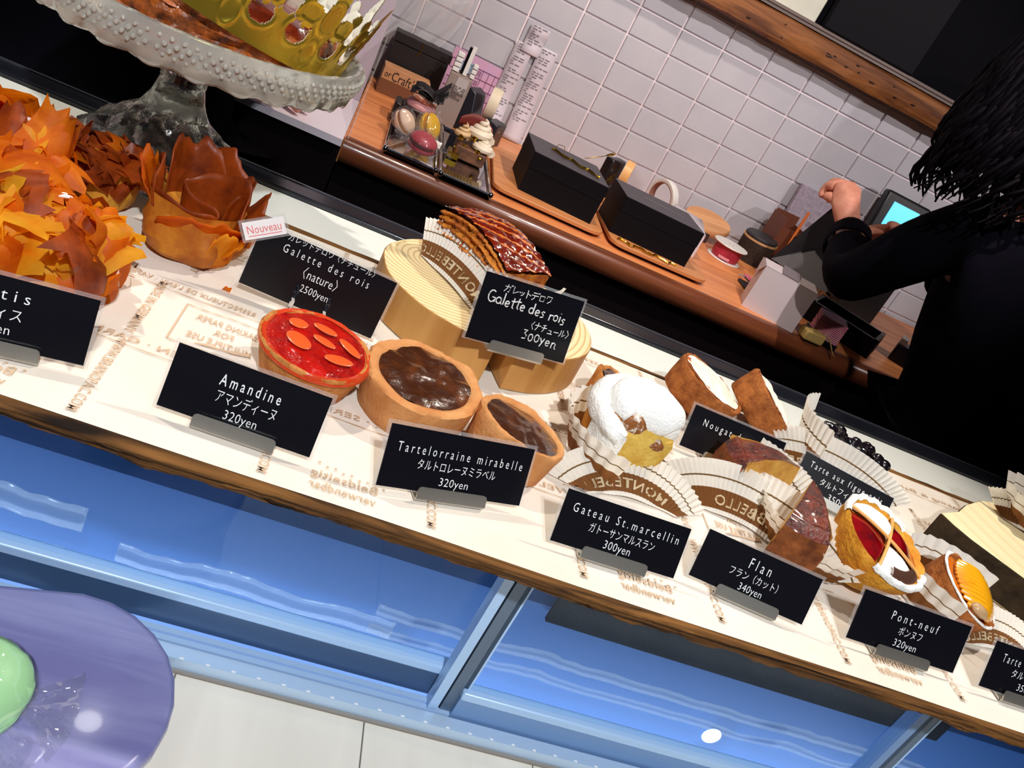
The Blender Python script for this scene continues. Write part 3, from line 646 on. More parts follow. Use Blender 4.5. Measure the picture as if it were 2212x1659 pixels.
    A = Vector((.872, 1.665, -.03)); B = Vector((.905, 1.62, .128)); Cc = Vector((1.02, 1.64, .10)); D = Vector((.975, 1.58, -.03)); o_ = Vector((1.06, 1.60, CZ))
    nn = (B-A).cross(D-A).normalized()*.010
    pts = [A, D, Cc, B]
    m.add([p-o_ for p in pts]+[p+nn-o_ for p in pts], [(0, 1, 2, 3), (4, 7, 6, 5), (0, 4, 5, 1), (1, 5, 6, 2), (2, 6, 7, 3), (3, 7, 4, 0)])
    obj('lid', m, mat('lid_edge', S(40, 38, 42), .5), t, smooth=0)
    tag(obj('white_paper', M().add([(.955, 1.545, -.02), (.985, 1.53, -.018), (.99, 1.54, .012)], [(0, 1, 2)]).add([(.955, 1.5465, -.02), (.985, 1.5315, -.018), (.99, 1.5415, .012)], [(2, 1, 0)]), WHITE), 'white paper corner sticking up between cake box and gift box', 'paper')
    t = thing('tape_cutter', 'dark tape cutter with steel parts at the right end of the counter', 'tape dispenser', (1.25, 1.56, CZ), (0, 0, R(-35)))
    bevel(obj('base', M().box(-.06, .06, -.025, .025, 0, .04), BLACK, t), .004); obj('blade', M().box(-.06, -.045, -.02, .02, .04, .052), STEEL, t); obj('roller', M().box(.02, .05, -.022, .022, .0402, .046), STEEL, t)
build_counter_items()

# ================================================================== DISPLAY CASE, BOARD, PAPER, LEDGE
def build_case():
    t = thing('display_case', 'long glass-fronted display case with steel frame, lit pale blue inside', 'display case', (.2, .6, FLOOR))
    X = Matrix.Translation((-.2, -.6, -FLOOR))
    x0, x1 = -.75, 1.25
    obj('case_top', M().box(x0, x1, .452, .846, -.05, -.0118, X=X), mat('case_top_white', S(236, 238, 232), .3), t)
    m = M(); m.box(x0, x1, .847, .876, -.05, -.0065, X=X)
    bevel(obj('rear_rail', m, mat('rail_black', S(22, 24, 30), .18, .5, var=S(30, 32, 40), vs=12), t), .002)
    obj('rear_edge', M().box(x0, x1, .8765, .879, -.016, -.0055, X=X), mat('rail_edge', S(70, 72, 80), .2), t)
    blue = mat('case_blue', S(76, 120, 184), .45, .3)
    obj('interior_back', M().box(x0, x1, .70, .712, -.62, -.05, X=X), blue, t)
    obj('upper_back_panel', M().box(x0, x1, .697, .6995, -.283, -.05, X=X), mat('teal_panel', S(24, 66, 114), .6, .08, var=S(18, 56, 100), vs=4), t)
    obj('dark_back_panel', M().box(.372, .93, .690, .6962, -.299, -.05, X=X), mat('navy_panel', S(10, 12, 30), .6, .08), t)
    obj('interior_floor', M().box(x0, x1, .46, .70, -.63, -.62, X=X), mat('case_floor', S(170, 196, 226), .4), t)
    obj('case_back', M().box(x0, x1, .72, .86, FLOOR, -.05, X=X), DARKW, t)
    obj('case_base', M().box(x0, x1, .455, .72, FLOOR, -.64, X=X), DARKW, t)
    ends = mat('case_end', S(60, 90, 130), .5)
    obj('end_panel', M().box(x0-.01, x0, .42, .86, FLOOR, -.05, X=X), ends, t)
    obj('end_panel', M().box(x1, x1+.01, .42, .86, FLOOR, -.05, X=X), ends, t)
    glass = film('case_glass', c=(.7, .85, 1, 1), gl=.022, rough=.02, tint=(.86, .93, 1, 1))
    fr = mat('frame_blue_steel', S(116, 150, 196), .4, .5, .1); frd = mat('frame_dark', S(62, 88, 124), .4, .5, .1); frl = mat('frame_light', S(176, 208, 246), .35, .5, .1)
    # left pane (rear track), right pane (front track)
    for nm, xa, xb, y, zb, zt in (('glass_pane', x0, .20, .442, -.178, -.15), ('glass_pane', .205, .556, .427, -.186, -.153), ('glass_pane', .552, x1, .442, -.178, -.15)):
        g = obj(nm, M().box(xa, xb, y, y+.004, zb+.01, -.045, X=X), glass, t)
        obj('bottom_frame', M().box(xa, xb, y-.004, y+.008, zb, zt-.004, X=X), frd if y > .43 else fr, g)
        b = obj('frame_bead', M().box(xa, xb, y-.005, y+.007, zt-.006, zt+.002, X=X), frl, g); bevel(b, .0015)
    for xa, side in ((.187, 1), (.541, 1)):
        p = obj('post', M().box(xa, xa+.007, .424, .436, -.184, -.04, X=X), frl if xa < .3 else fr, t)
        obj('groove', M().box(xa+.007, xa+.010, .430, .440, -.184, -.04, X=X), mat('groove_dark', S(30, 44, 62), .5), p)
        obj('stile', M().box(xa+.010, xa+.021, .427, .438, -.184, -.04, X=X), mat('stile_grey', S(98, 116, 138), .35, .5, .3), p)
        obj('stile_edge', M().box(xa+.021, xa+.0225, .4265, .438, -.184, -.04, X=X), frl, p)
    m = M()
    m.box(x0, x1, .4105, .421, -.187, -.1765, X=X)
    obj('bottom_rail', m, mat('rail_steel', S(190, 214, 240), .3, .5, .2), t)
    m = M().box(x0, x1, .4212, .4236, -.187, -.1795, X=X); obj('rail_groove', m, frd, t)
    m = M().box(x0, x1, .4238, .4280, -.187, -.1775, X=X).box(x0, x1, .4300, .4345, -.187, -.1772, X=X); obj('rail_track', m, frl, t)
    m = M(); 
    for i in range(46): m.ball((-.45+i*.0172, .4118, -.1766), .0016, 0, 8, X=X, sq=(1.1, .6, .22))
    obj('rail_glint', m, mat('painted_glint', S(250, 252, 255), .3), t)  # pale dots painted as glints along the rail
    # milky strips added inside, standing in for reflection streaks on the glass
    st = film('streak_film', c=(.80, .84, .92, 1), gl=.03, rough=.2, diff=.17)
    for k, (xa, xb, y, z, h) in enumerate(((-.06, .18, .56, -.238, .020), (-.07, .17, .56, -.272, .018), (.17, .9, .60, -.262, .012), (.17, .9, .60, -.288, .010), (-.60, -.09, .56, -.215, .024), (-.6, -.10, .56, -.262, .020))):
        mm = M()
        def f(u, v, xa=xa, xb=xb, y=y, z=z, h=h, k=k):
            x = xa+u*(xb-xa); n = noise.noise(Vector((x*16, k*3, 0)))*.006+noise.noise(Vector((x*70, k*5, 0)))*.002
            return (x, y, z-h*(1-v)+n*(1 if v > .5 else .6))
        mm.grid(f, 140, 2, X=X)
        obj('glass_streak', mm, st, t).modifiers.new('s', 'SOLIDIFY').thickness = .002
    refl_dot = M().lathe([(0, .0012), (.0122, .0012), (.0125, .0)], 28, X=X @ Matrix.Translation((.659, .6993, -.4045)) @ Matrix.Rotation(R(90), 4, 'X') )
    obj('reflected_dot', refl_dot, mat('reflected_dot_glow', (1, .98, .94, 1), .4, emit=2.5), t)  # added glowing disc, stands in for a lamp reflection in the glass
    obj('added_dot_lamp', M().lathe([(0, 0), (.0085, 0), (.0085, .004), (0, .004)], 28, X=X @ Matrix.Translation((-.0275, .4105, -.0220))), mat('added_dot_glow', (1, .97, .92, 1), .4, emit=11), t)  # lamp added under the board so the tray reflects a bright dot
    obj('added_dot_lamp_shade', M().lathe([(.0088, -.0016), (.0100, -.0016), (.0100, .0098), (.0088, .0098), (.0088, -.0016)], 28, X=X @ Matrix.Translation((-.0275, .4105, -.0220))), STEEL, t)  # ring added to keep the extra lamp off the case interior
    obj('added_dot_lamp_bracket', M().box(-.0365, -.0185, .402, .452, -.018, -.0125, X=X), STEEL, t)
build_case()

def front_y(x): return .3845-.012*(x-.1)+.0016*noise.noise(Vector((x*6, 1, 0)))
def build_board():
    mb = M()
    nx = 420
    def f(u, v):
        x = -.62+u*1.75; k = int(round(v*9))
        big = noise.noise(Vector((x*7, 0, 5))); fine = noise.noise(Vector((x*38, k*1.7, 2))); tiny = noise.noise(Vector((x*130, k*3, 8)))
        yf = front_y(x)-.0055-.003*big-.0012*fine
        if -.1 < x < .04: yf -= .002*math.sin((x+.1)/.14*PI)
        notch = max(0, 1-abs(x-.172)/.018)*.0035+max(0, 1-abs(x-.024)/.03)*.0025
        yb = .7475+.003*noise.noise(Vector((x*11, 4, 0)))+.0015*noise.noise(Vector((x*50, 4, 0)))
        prof = [(yb, -.0215), (yf+.010, -.0215), (yf+.004+.003*fine, -.0185), (yf+.002+.004*fine+.0016*tiny+notch, -.0165+.006*big+.003*fine), (yf-.0005+.003*fine+.0016*tiny+notch*.6, -.011+.002*fine), (yf+.0015*tiny, -.007), (yf+.0006*tiny, -.003), (yf+.0012, -.0006), (yb, -.0006), (yb+.001, -.018)]
        y, z = prof[k]
        return (x, y, (z*.52)+(.0006*tiny if 1 < k < 7 else 0))
    mb.grid(f, nx, 10)
    o = obj('pastry_board', mb, wood('live_edge', S(134, 90, 46), S(26, 16, 10), (6, 60, 210), .75, .15, 1.0, 8), smooth=60)
    tag(o, 'long live-edge wooden board under the pastries on top of the display case', 'board')
    # printed baking paper
    t = thing('baking_paper', 'sheet of white baking paper with brown mirrored printing covering the board', 'paper', (0, 0, 0))
    mb = M()
    def g(u, v):
        x = -.60+u*1.72; yf = front_y(x)+.0012; yb = .738+.004*noise.noise(Vector((x*5, 9, 0)))+.002*noise.noise(Vector((x*25, 9, 0)))
        if x > .70: yb -= 0
        y = yf+(yb-yf)*v
        z = .0006*noise.noise(Vector((x*14, y*14, 3)))*math.sin(PI*v)
        return (x, y, z)
    mb.grid(g, 130, 36)
    obj('sheet', mb, mat('baking_sheet', S(236, 228, 218), .75, .15, var=S(228, 216, 202), vs=8), t)
    ink = mat('brown_ink', S(206, 178, 150), .85, .05)
    tx = M(); ZT = .0011
    def line_x(s, xc, y, wd, h, rot=0.0):     # mirrored writing running along the board
        c, sn = math.cos(rot), math.sin(rot)
        put_text(tx, s, lambda a, b: (xc+(.5-a)*wd*c-(b-.5)*h*sn, y+(.5-a)*wd*sn+(b-.5)*h*c, ZT), 1.05, .012)
    def rule(xa, xb, y, yb=None, wd=.0009):
        yb = y if yb is None else yb
        n = 24; 
        tx.grid(lambda u, v: (xa+(xb-xa)*u, y+(yb-y)*u+(v-.5)*wd*(.8+.4*math.sin(u*40))+.0006*math.sin(u*9+xa*50), ZT), n, 2)
    def line_y(s, x, ya, yb, h):              # writing running across the board (mirrored)
        put_text(tx, s, lambda a, b: (x+(b-.5)*h, ya+(yb-ya)*a, ZT), 1.05, .012)
    H = .0062
    rows = [(.478, ["KOCHEN · GARNIR", "UMVAPOR · SERIG", "FRIES · UMWELT", "BISCUITS · UMV"]), (.562, ["RESPECTUEUX DE L'ENV · VAPEUR", "N'ADHÈRE PAS · COMPOST", "MICRO-ONDES · FOUR", "RESPECTUEUX DE L'ENV"]), (.648, ["MICRO · DOMINO", "POLY · ADHÈRE PAS", "ENVIRONNEMENT", "GARNIR · VAPEUR"]), (.712, ["PAPIER CUISSON", "Baking & Bain", "SERVIR · CUISSON", "FEUILLE"])]
    for y, ss in rows:
        for k in range(-4, 9):
            xc = -.08+k*.151
            line_x(ss[k % len(ss)], xc+.012, y, .094, H); rule(xc-.05, xc+.07, y-.008, y-.0085)
    for k in range(-4, 9):
        x = -.0845+k*.1008
        line_y("WWW.BRANOPAC.COM", x, .475, .393, .0062)
        line_y("MADE IN GERMANY", x, .56, .484, .0062)
        line_y("MADE IN GERMANY", x+.012, .665, .59, .0062)
        line_y("WWW.BRANOPAC.COM", x+.012, .735, .675, .0052)
    for k in range(-2, 5):
        x = -.034+k*.2016
        for j, s in enumerate(("BAKING PAPER", "FOR", "MULTIPLE USE")): line_x(s, x, .532-j*.0125, .042 if j != 1 else .013, .0075)
        rule(x-.03, x+.03, .5435); rule(x-.03, x+.03, .493)
        for sx in (-.03, .03): tx.box(x+sx-.0005, x+sx+.0005, .493, .5435, ZT, ZT+.0001)
        for j in range(4): tx.tube([(x-.014+j*.002, .498+.001*j, ZT), (x+.004+.002*j, .501, ZT), (x+.02, .507-.001*j, ZT)], .0004, 4)
        for j, s in enumerate(("Beidseitig", "verwendbar")): line_x(s, x+.298-.2016*1+.2016*(0), .409-j*.0105, .040, .0072)
        for j, s in enumerate(("Both sides", "may be used")): line_x(s, x+.1, .592-j*.011, .036, .0072)
        for j in range(9): tx.lathe([(0, ZT), (.0009, ZT+.0001), (0, ZT+.0002)], 8, X=Matrix.Translation((x+.08+j*.005, .419-.0016*(j % 2)-.0008*j, 0)))
    obj('printed_lettering', tx, ink, t, smooth=0)
build_board()

def build_ledge():
    t = thing('front_ledge', 'pale plank ledge in front of the glass case', 'ledge', (.2, .25, FLOOR))
    X = Matrix.Translation((-.2, -.25, -FLOOR))
    pale = wood('pale_plank', S(248, 240, 226), S(234, 226, 212), (26, 2.2, 20), .42, .3, .02)
    for k in range(-4, 8):
        xa = .0143+k*.1307; 
        o = obj('plank', M().box(xa+.0003, xa+.1304, .02, .4078, -.205, -.187, X=X), pale, t); bevel(o, .0004, 1)
    obj('edge_strip', M().box(-.5087, 1.06, .4080, .4102, -.205, -.1852, X=X), mat('edge_grey', S(150, 144, 138), .5), t)
    obj('ledge_front', M().box(-.5, 1.05, .03, .05, FLOOR, -.205, X=X), DARKW, t)
    # round-cornered tray
    t = thing('wooden_tray', 'brown varnished wooden tray, bluish reflection painted in, with rounded corners at the lower left', 'tray', (-.07, .30, -.187))
    pts = [(-.30, .389), (-.20, .396), (-.14, .399), (-.099, .4005), (-.075, .4065), (-.055, .4115), (-.037, .4105), (-.021, .405), (-.006, .395), (.006, .382), (.014, .367), (.0185, .350), (.019, .334), (.016, .317), (.009, .302), (-.004, .286), (-.022, .270), (-.05, .254), (-.09, .243), (-.16, .238), (-.3, .24)]
    pts = [(x+.07, y-.30) for x, y in pts][::-1]
    o = obj('board', M().prism(pts, .032, .047), wood('sheen_tinted_wood', S(152, 152, 200), S(124, 122, 178), (7, 60, 30), .2, .5, .015, 2, coat=.5), t, smooth=50); bevel(o, .0055, 4)  # brown wood, with a bluish reflection put into its colour
    c = [(x*.82-.01, y*.82+.004) for x, y in pts]
    obj('foot', M().prism(c, 0, .032), mat('tray_foot', S(120, 108, 130), .6), t)
    # green macaron in its wrapper lying on the tray
    t = thing('macaron', 'pale green macaron in a clear wrapper lying on the varnished wooden tray', 'macaron', (-.0765, .311, -.1405+.0235), (R(16), R(6), R(10)), 'wrapped macarons')
    gm = mat('green_shell', S(160, 212, 158), .42, .4, bump=.03, bs=400)
    for sg in (1, -1):
        pr = [(0, .0155), (.007, .0152), (.0135, .0138), (.0185, .0105), (.0215, .0075), (.0228, .0050), (.0225, .0035), (0, .0035)]
        m = M().lathe([(a*1.12, sg*b*1.15) for a, b in pr], 40, fn=lambda p, a, kk: p*(1+.035*noise.noise(Vector((math.cos(a)*9, math.sin(a)*9, kk))) if 3 < kk < 7 else 1))
        obj('shell', m, gm, t)
    obj('filling', M().lathe([(0, -.004), (.0228, -.004), (.0232, 0), (.0228, .004), (0, .004)], 32), mat('green_filling', S(96, 140, 84), .6), t)
    wv = M()
    def g(u, v):
        a = u*2*PI; tt = (v-.5)*PI*.98; rr = .027*(1+.06*noise.noise(Vector((math.cos(a)*2.4, math.sin(a)*2.4, v*5))))
        return (rr*math.cos(a)*math.cos(tt), rr*math.sin(a)*math.cos(tt), .75*rr*math.sin(tt))
    wv.grid(g, 40, 18, cu=True)
    for a0, L, W in ((-.12, .026, .012), (-.95, .022, .013)):
        def h(u, v):
            b = (u-.5)*2; n = noise.noise(Vector((u*9, v*4, a0))); rr = .025+v*L
            ang = a0+b*(.28+.20*v); return (rr*math.cos(ang), rr*math.sin(ang), .006*n-.006*v+.0035*math.sin(u*8+a0)*(.4+v))
        wv.grid(h, 30, 8)
    obj('wrapper', wv, CELLO, t)
    # ceiling downlight over the ledge
    t = thing('ceiling_downlight', 'small round ceiling downlight over the ledge', 'lamp', (-.109, 1.607, 1.66))
    obj('lamp_disc', M().lathe([(0, 0), (.030, 0), (.030, .004), (0, .004)], 32), mat('downlight', (1, .97, .92, 1), .5, emit=14), t)
    obj('trim_ring', M().lathe([(.031, -.001), (.042, -.001), (.042, .012), (.031, .012), (.031, -.001)], 32), WHITE, t)
build_ledge()

# ================================================================== PEOPLE
def skin_mesh(name, joints, bones, mtl, parent=None, sub=2, root='pelvis'):
    """one continuous surface grown round a skeleton; joints: name -> (x, y, z, radius)"""
    keys = list(joints); me = bpy.data.meshes.new(name)
    me.from_pydata([joints[k][:3] for k in keys], [(keys.index(a), keys.index(b)) for a, b in bones], [])
    o = bpy.data.objects.new(name, me); COL.objects.link(o)
    o.modifiers.new('skin', 'SKIN').use_smooth_shade = True
    sv = me.skin_vertices[0].data
    for i, k in enumerate(keys):
        r = joints[k][3]; sv[i].radius = r if isinstance(r, tuple) else (r, r); sv[i].use_root = (k == root)
    sb = o.modifiers.new('sub', 'SUBSURF'); sb.levels = sub; sb.render_levels = sub
    dg = bpy.context.evaluated_depsgraph_get(); dg.update()
    m2 = bpy.data.meshes.new_from_object(o.evaluated_get(dg)); m2.name = name
    bpy.data.objects.remove(o); bpy.data.meshes.remove(me)
    m2.materials.clear(); m2.materials.append(mtl)
    m2.polygons.foreach_set('use_smooth', [True]*len(m2.polygons))
    o = bpy.data.objects.new(name, m2); COL.objects.link(o)
    if parent: o.parent = parent
    return o
def chain(bones, *ks):
    for a, b in zip(ks, ks[1:]): bones.append((a, b))
def add_hand(J, B, wrist, prefix, palm, fingers, thumb, r=.0088):
    """palm joints and five finger chains; fingers = list of joint lists"""
    J[prefix+'palm'] = palm; chain(B, wrist, prefix+'palm')
    for i, f in enumerate(fingers):
        prev = prefix+'palm'
        for k, q in enumerate(f):
            nm = '%sf%d_%d' % (prefix, i, k); rr = (.0125, .0098, .0086, .0074)[min(k, 3)]
            J[nm] = (*q, rr); B.append((prev, nm)); prev = nm
    prev = prefix+'palm'
    for k, q in enumerate(thumb):
        nm = '%st_%d' % (prefix, k); J[nm] = (*q, (.013, .0105, .0088)[k]); B.append((prev, nm)); prev = nm
CLOTH = mat('black_shirt', S(10, 9, 18), .9, .05, var=S(6, 6, 12), vs=14)
HAIR = mat('black_hair', S(7, 5, 9), .6, .06)
def person_right():
    J = {'pelvis': (1.15, 1.13, -.22, .15), 'waist': (1.12, 1.14, -.06, .13), 'chest': (1.07, 1.17, .10, .145), 'upper': (1.03, 1.20, .22, .115), 'neckb': (.985, 1.215, .315, .058), 'neck': (.955, 1.23, .365, .052),
         'head0': (.93, 1.245, .41, .075), 'head1': (.91, 1.255, .46, .088), 'head2': (.905, 1.255, .515, .072),
         'lsh': (.905, 1.235, .222, .044), 'lua': (.875, 1.30, .125, .034), 'lel': (.858, 1.365, .045, .030), 'lfa': (.890, 1.45, .075, .030), 'lwr': (.920, 1.555, .108, .0235),
         'rsh': (1.18, 1.20, .225, .048), 'rua': (1.215, 1.30, .15, .036), 'rel': (1.215, 1.40, .09, .032), 'rfa': (1.15, 1.50, .10, .030), 'rwr': (1.085, 1.575, .118, .0225),
         'lhip': (1.06, 1.13, -.30, .095), 'lkn': (1.06, 1.14, -.66, .065), 'lan': (1.06, 1.12, FLOOR+.09, .042), 'lto': (1.05, 1.24, FLOOR+.03, .034),
         'rhip': (1.24, 1.13, -.30, .095), 'rkn': (1.25, 1.14, -.66, .065), 'ran': (1.25, 1.12, FLOOR+.09, .042), 'rto': (1.26, 1.24, FLOOR+.03, .034)}
    B = []
    chain(B, 'pelvis', 'waist', 'chest', 'upper', 'neckb', 'neck', 'head0', 'head1', 'head2')
    chain(B, 'upper', 'lsh', 'lua', 'lel', 'lfa', 'lwr'); chain(B, 'upper', 'rsh', 'rua', 'rel', 'rfa', 'rwr')
    chain(B, 'pelvis', 'lhip', 'lkn', 'lan', 'lto'); chain(B, 'pelvis', 'rhip', 'rkn', 'ran', 'rto')
    add_hand(J, B, 'lwr', 'l', (.903, 1.594, .142, .030),
        [[(.880, 1.613, .160), (.874, 1.634, .153), (.874, 1.640, .136), (.878, 1.632, .126)],
         [(.889, 1.620, .168), (.884, 1.643, .161), (.885, 1.650, .140), (.888, 1.642, .126)],
         [(.905, 1.624, .171), (.902, 1.653, .163), (.904, 1.660, .138), (.907, 1.650, .122)],
         [(.925, 1.620, .165), (.924, 1.646, .156), (.926, 1.652, .134), (.928, 1.644, .120)]],
        [(.886, 1.600, .140), (.878, 1.612, .138), (.874, 1.624, .132)])
    add_hand(J, B, 'rwr', 'r', (1.052, 1.592, .122, .022),
        [[(1.022, 1.600, .134), (1.000, 1.606, .120), (.984, 1.610, .106), (.974, 1.612, .096)],
         [(1.020, 1.612, .126), (.998, 1.622, .112), (.984, 1.626, .098), (.976, 1.626, .088)],
         [(1.020, 1.622, .116), (1.000, 1.632, .102), (.988, 1.636, .088), (.980, 1.636, .078)],
         [(1.024, 1.628, .106), (1.006, 1.638, .092), (.996, 1.640, .080), (.990, 1.640, .072)]],
        [(1.040, 1.585, .140), (1.020, 1.586, .146), (1.004, 1.588, .140)])
    body = skin_mesh('person', J, B, SKIN)
    tag(body, 'person in black with long dark hair raising a black box lid at the right', 'person')
    # face: features on the front (+y) side of the head
    def on_head(dx, dy, dz): return (.908+dx, 1.255+dy, .455+dz)
    f = M(); f.ball(on_head(0, .086, -.005), .014, 0, 12, sq=(.7, 1, 1.2)); obj('nose', f, SKIN, body)
    for sx in (-.030, .030):
        f = M().ball(on_head(sx, .074, .018), .011, 0, 12, sq=(1, .6, .7)); obj('eye', f, mat('eye_white', S(230, 226, 222), .3), body)
        f = M().ball(on_head(sx*2.75, .005, .0), .02, 0, 12, sq=(.35, .7, 1.2)); obj('ear', f, SKIN, body)
    f = M().ball(on_head(0, .080, -.038), .018, 0, 12, sq=(1, .4, .35)); obj('mouth', f, mat('lips', S(186, 100, 96), .5), body)
    # shirt: slightly larger skin over torso and arms with rolled cuffs
    G = 1.10
    js = {k: (*J[k][:3], J[k][3]*G+.012) for k in ('pelvis', 'waist', 'chest', 'upper')}
    for k in ('lsh', 'rsh'): js[k] = (*J[k][:3], .066)
    for k in ('lua', 'rua'): js[k] = (*J[k][:3], .052)
    for k in ('lel', 'rel'): js[k] = (*J[k][:3], .046)
    js['neckb'] = (.980, 1.218, .322, .082); js['hem'] = (1.15, 1.13, -.32, .165)
    js['lfa'] = (.885, 1.435, .072, .047); js['lcuff'] = (.907, 1.508, .093, .041); js['rfa'] = (1.15, 1.50, .10, .046); js['rcuff'] = (1.115, 1.54, .110, .040)
    bs = []; chain(bs, 'hem', 'pelvis', 'waist', 'chest', 'upper', 'neckb'); chain(bs, 'upper', 'lsh', 'lua', 'lel', 'lfa', 'lcuff'); chain(bs, 'upper', 'rsh', 'rua', 'rel', 'rfa', 'rcuff')
    sh = skin_mesh('shirt', js, bs, CLOTH, body)
    c0, c1 = Vector((.895, 1.478, .083)), Vector((.9105, 1.520, .0965))
    m = M(); m.tube([c0, c0.lerp(c1, .3), c0.lerp(c1, .7), c1], lambda s: .0425-.0015*s, 28, cap=False); m.noise(.0018, 50)
    o = obj('cuff', m, CLOTH, body, smooth=60); o.modifiers.new('s', 'SOLIDIFY').thickness = .003
    jt = {k: (*J[k][:3], J[k][3]*1.12+.008) for k in ('pelvis', 'lhip', 'lkn', 'lan', 'rhip', 'rkn', 'ran')}
    bt = []; chain(bt, 'pelvis', 'lhip', 'lkn', 'lan'); chain(bt, 'pelvis', 'rhip', 'rkn', 'ran')
    skin_mesh('trousers', jt, bt, mat('black_trousers', S(14, 13, 18), .85), body)
    for s in ('l', 'r'):
        x, y, z, _ = J[s+'to']
        sm = M().ball((x, y-.04, FLOOR+.04), .05, 0, 16, sq=(.9, 2.2, .78)); obj('shoe', sm, BLACK, body)
    # hair: cap and long wavy locks
    m = M(); m.ball((.915, 1.235, .390), .098, 0, 28, sq=(1.0, .9, 1.0), fn=lambda q: q+noise.noise_vector(q*30)*.008); m.ball((.908, 1.245, .478), .100, 0, 28, sq=(1.0, 1.02, 1.12), fn=lambda q: q+noise.noise_vector(q*30)*.006)
    r = random.Random(12)
    for k in range(190):
        a = r.uniform(-PI*1.05, .05*PI)
        if r.random() < .3: a = r.uniform(PI*.85, PI*1.25)
        x0 = .908+.090*math.cos(a); y0 = 1.24+.095*math.sin(a); z0 = .50+r.uniform(-.05, .05); z1 = r.uniform(.26, .34)
        if math.cos(a) < -.2: z1 = r.uniform(.235, .30)
        ph = r.uniform(0, 6); amp = r.uniform(.008, .018); fx = r.uniform(.95, 1.2); tk = r.uniform(.0045, .0085)
        pts = []
        for i in range(19):
            s_ = i/18; z = z0+(z1-z0)*s_; out = 1+.26*fx*math.sin(PI*min(1, s_*.85))
            c_ = amp*s_*s_
            pts.append((.908+(x0-.908)*out+c_*math.sin(s_*15+ph), 1.24+(y0-1.24)*out+c_*math.cos(s_*15+ph), z+.004*math.sin(s_*13+ph)*s_))
        m.tube(pts, lambda s, tk=tk: tk*(1-.8*s**2.5), 7)
    obj('hair', m, HAIR, body, smooth=60)
person_right()
def person_left():
    J = {'pelvis': (-.34, 1.14, -.24, .15), 'waist': (-.33, 1.15, -.08, .135), 'chest': (-.31, 1.16, .08, .15), 'upper': (-.30, 1.17, .21, .12), 'neckb': (-.30, 1.18, .31, .06), 'neck': (-.30, 1.19, .36, .052),
         'head0': (-.30, 1.20, .41, .075), 'head1': (-.30, 1.20, .47, .09), 'head2': (-.30, 1.20, .525, .072),
         'lsh': (-.47, 1.17, .22, .06), 'lel': (-.50, 1.20, -.03, .042), 'lwr': (-.44, 1.30, -.20, .025),
         'rsh': (-.14, 1.19, .20, .062), 'rua': (-.13, 1.27, .09, .05), 'rel': (-.155, 1.37, -.02, .042), 'rfa': (-.165, 1.44, -.048, .034), 'rwr': (-.163, 1.485, -.070, .022),
         'lhip': (-.42, 1.13, -.32, .095), 'lkn': (-.43, 1.14, -.68, .065), 'lan': (-.43, 1.12, FLOOR+.09, .042), 'lto': (-.43, 1.24, FLOOR+.03, .034),
         'rhip': (-.25, 1.13, -.32, .095), 'rkn': (-.24, 1.14, -.68, .065), 'ran': (-.24, 1.12, FLOOR+.09, .042), 'rto': (-.24, 1.24, FLOOR+.03, .034)}
    B = []
    chain(B, 'pelvis', 'waist', 'chest', 'upper', 'neckb', 'neck', 'head0', 'head1', 'head2')
    chain(B, 'upper', 'lsh', 'lel', 'lwr'); chain(B, 'upper', 'rsh', 'rua', 'rel', 'rfa', 'rwr')
    chain(B, 'pelvis', 'lhip', 'lkn', 'lan', 'lto'); chain(B, 'pelvis', 'rhip', 'rkn', 'ran', 'rto')
    add_hand(J, B, 'rwr', 'r', (-.150, 1.500, -.076, .021),
        [[(-.134, 1.478, -.077), (-.118, 1.458, -.080), (-.106, 1.448, -.087), (-.098, 1.440, -.091)],
         [(-.128, 1.492, -.075), (-.108, 1.480, -.077), (-.094, 1.472, -.086), (-.085, 1.468, -.091)],
         [(-.126, 1.506, -.076), (-.106, 1.500, -.078), (-.092, 1.496, -.087), (-.084, 1.494, -.091)],
         [(-.128, 1.520, -.078), (-.112, 1.518, -.080), (-.100, 1.516, -.088), (-.092, 1.515, -.091)]],
        [(-.150, 1.480, -.078), (-.140, 1.462, -.084), (-.130, 1.450, -.090)])
    add_hand(J, B, 'lwr', 'l', (-.42, 1.33, -.24, .021),
        [[(-.42+.012*i, 1.345, -.275), (-.42+.012*i, 1.35, -.295), (-.42+.012*i, 1.348, -.312), (-.42+.012*i, 1.344, -.324)] for i in range(-1, 3)],
        [(-.44, 1.33, -.26), (-.452, 1.335, -.275), (-.456, 1.338, -.288)])
    body = skin_mesh('person', J, B, SKIN)
    tag(body, 'person in black behind the cake stand, only fingers on the white counter showing', 'person')
    js = {k: (*J[k][:3], J[k][3]*1.1+.006) for k in ('pelvis', 'waist', 'chest', 'upper', 'lsh', 'lel', 'rsh', 'rua', 'rel')}
    js['neckb'] = (-.30, 1.18, .30, .078); js['hem'] = (-.34, 1.14, -.34, .165); js['lfa'] = (-.45, 1.28, -.16, .036); js['rfa'] = (-.166, 1.455, -.052, .040)
    bs = []; chain(bs, 'hem', 'pelvis', 'waist', 'chest', 'upper', 'neckb'); chain(bs, 'upper', 'lsh', 'lel', 'lfa'); chain(bs, 'upper', 'rsh', 'rua', 'rel', 'rfa')
    skin_mesh('shirt', js, bs, CLOTH, body)
    jt = {k: (*J[k][:3], J[k][3]*1.12+.008) for k in ('pelvis', 'lhip', 'lkn', 'lan', 'rhip', 'rkn', 'ran')}
    bt = []; chain(bt, 'pelvis', 'lhip', 'lkn', 'lan'); chain(bt, 'pelvis', 'rhip', 'rkn', 'ran')
    skin_mesh('trousers', jt, bt, mat('black_trousers', S(14, 13, 18), .85), body)
    m = M(); m.ball((-.30, 1.19, .49), .104, 0, 28, sq=(1, 1.02, 1.1), fn=lambda q: q+noise.noise_vector(q*30)*.006)
    obj('hair', m, HAIR, body)
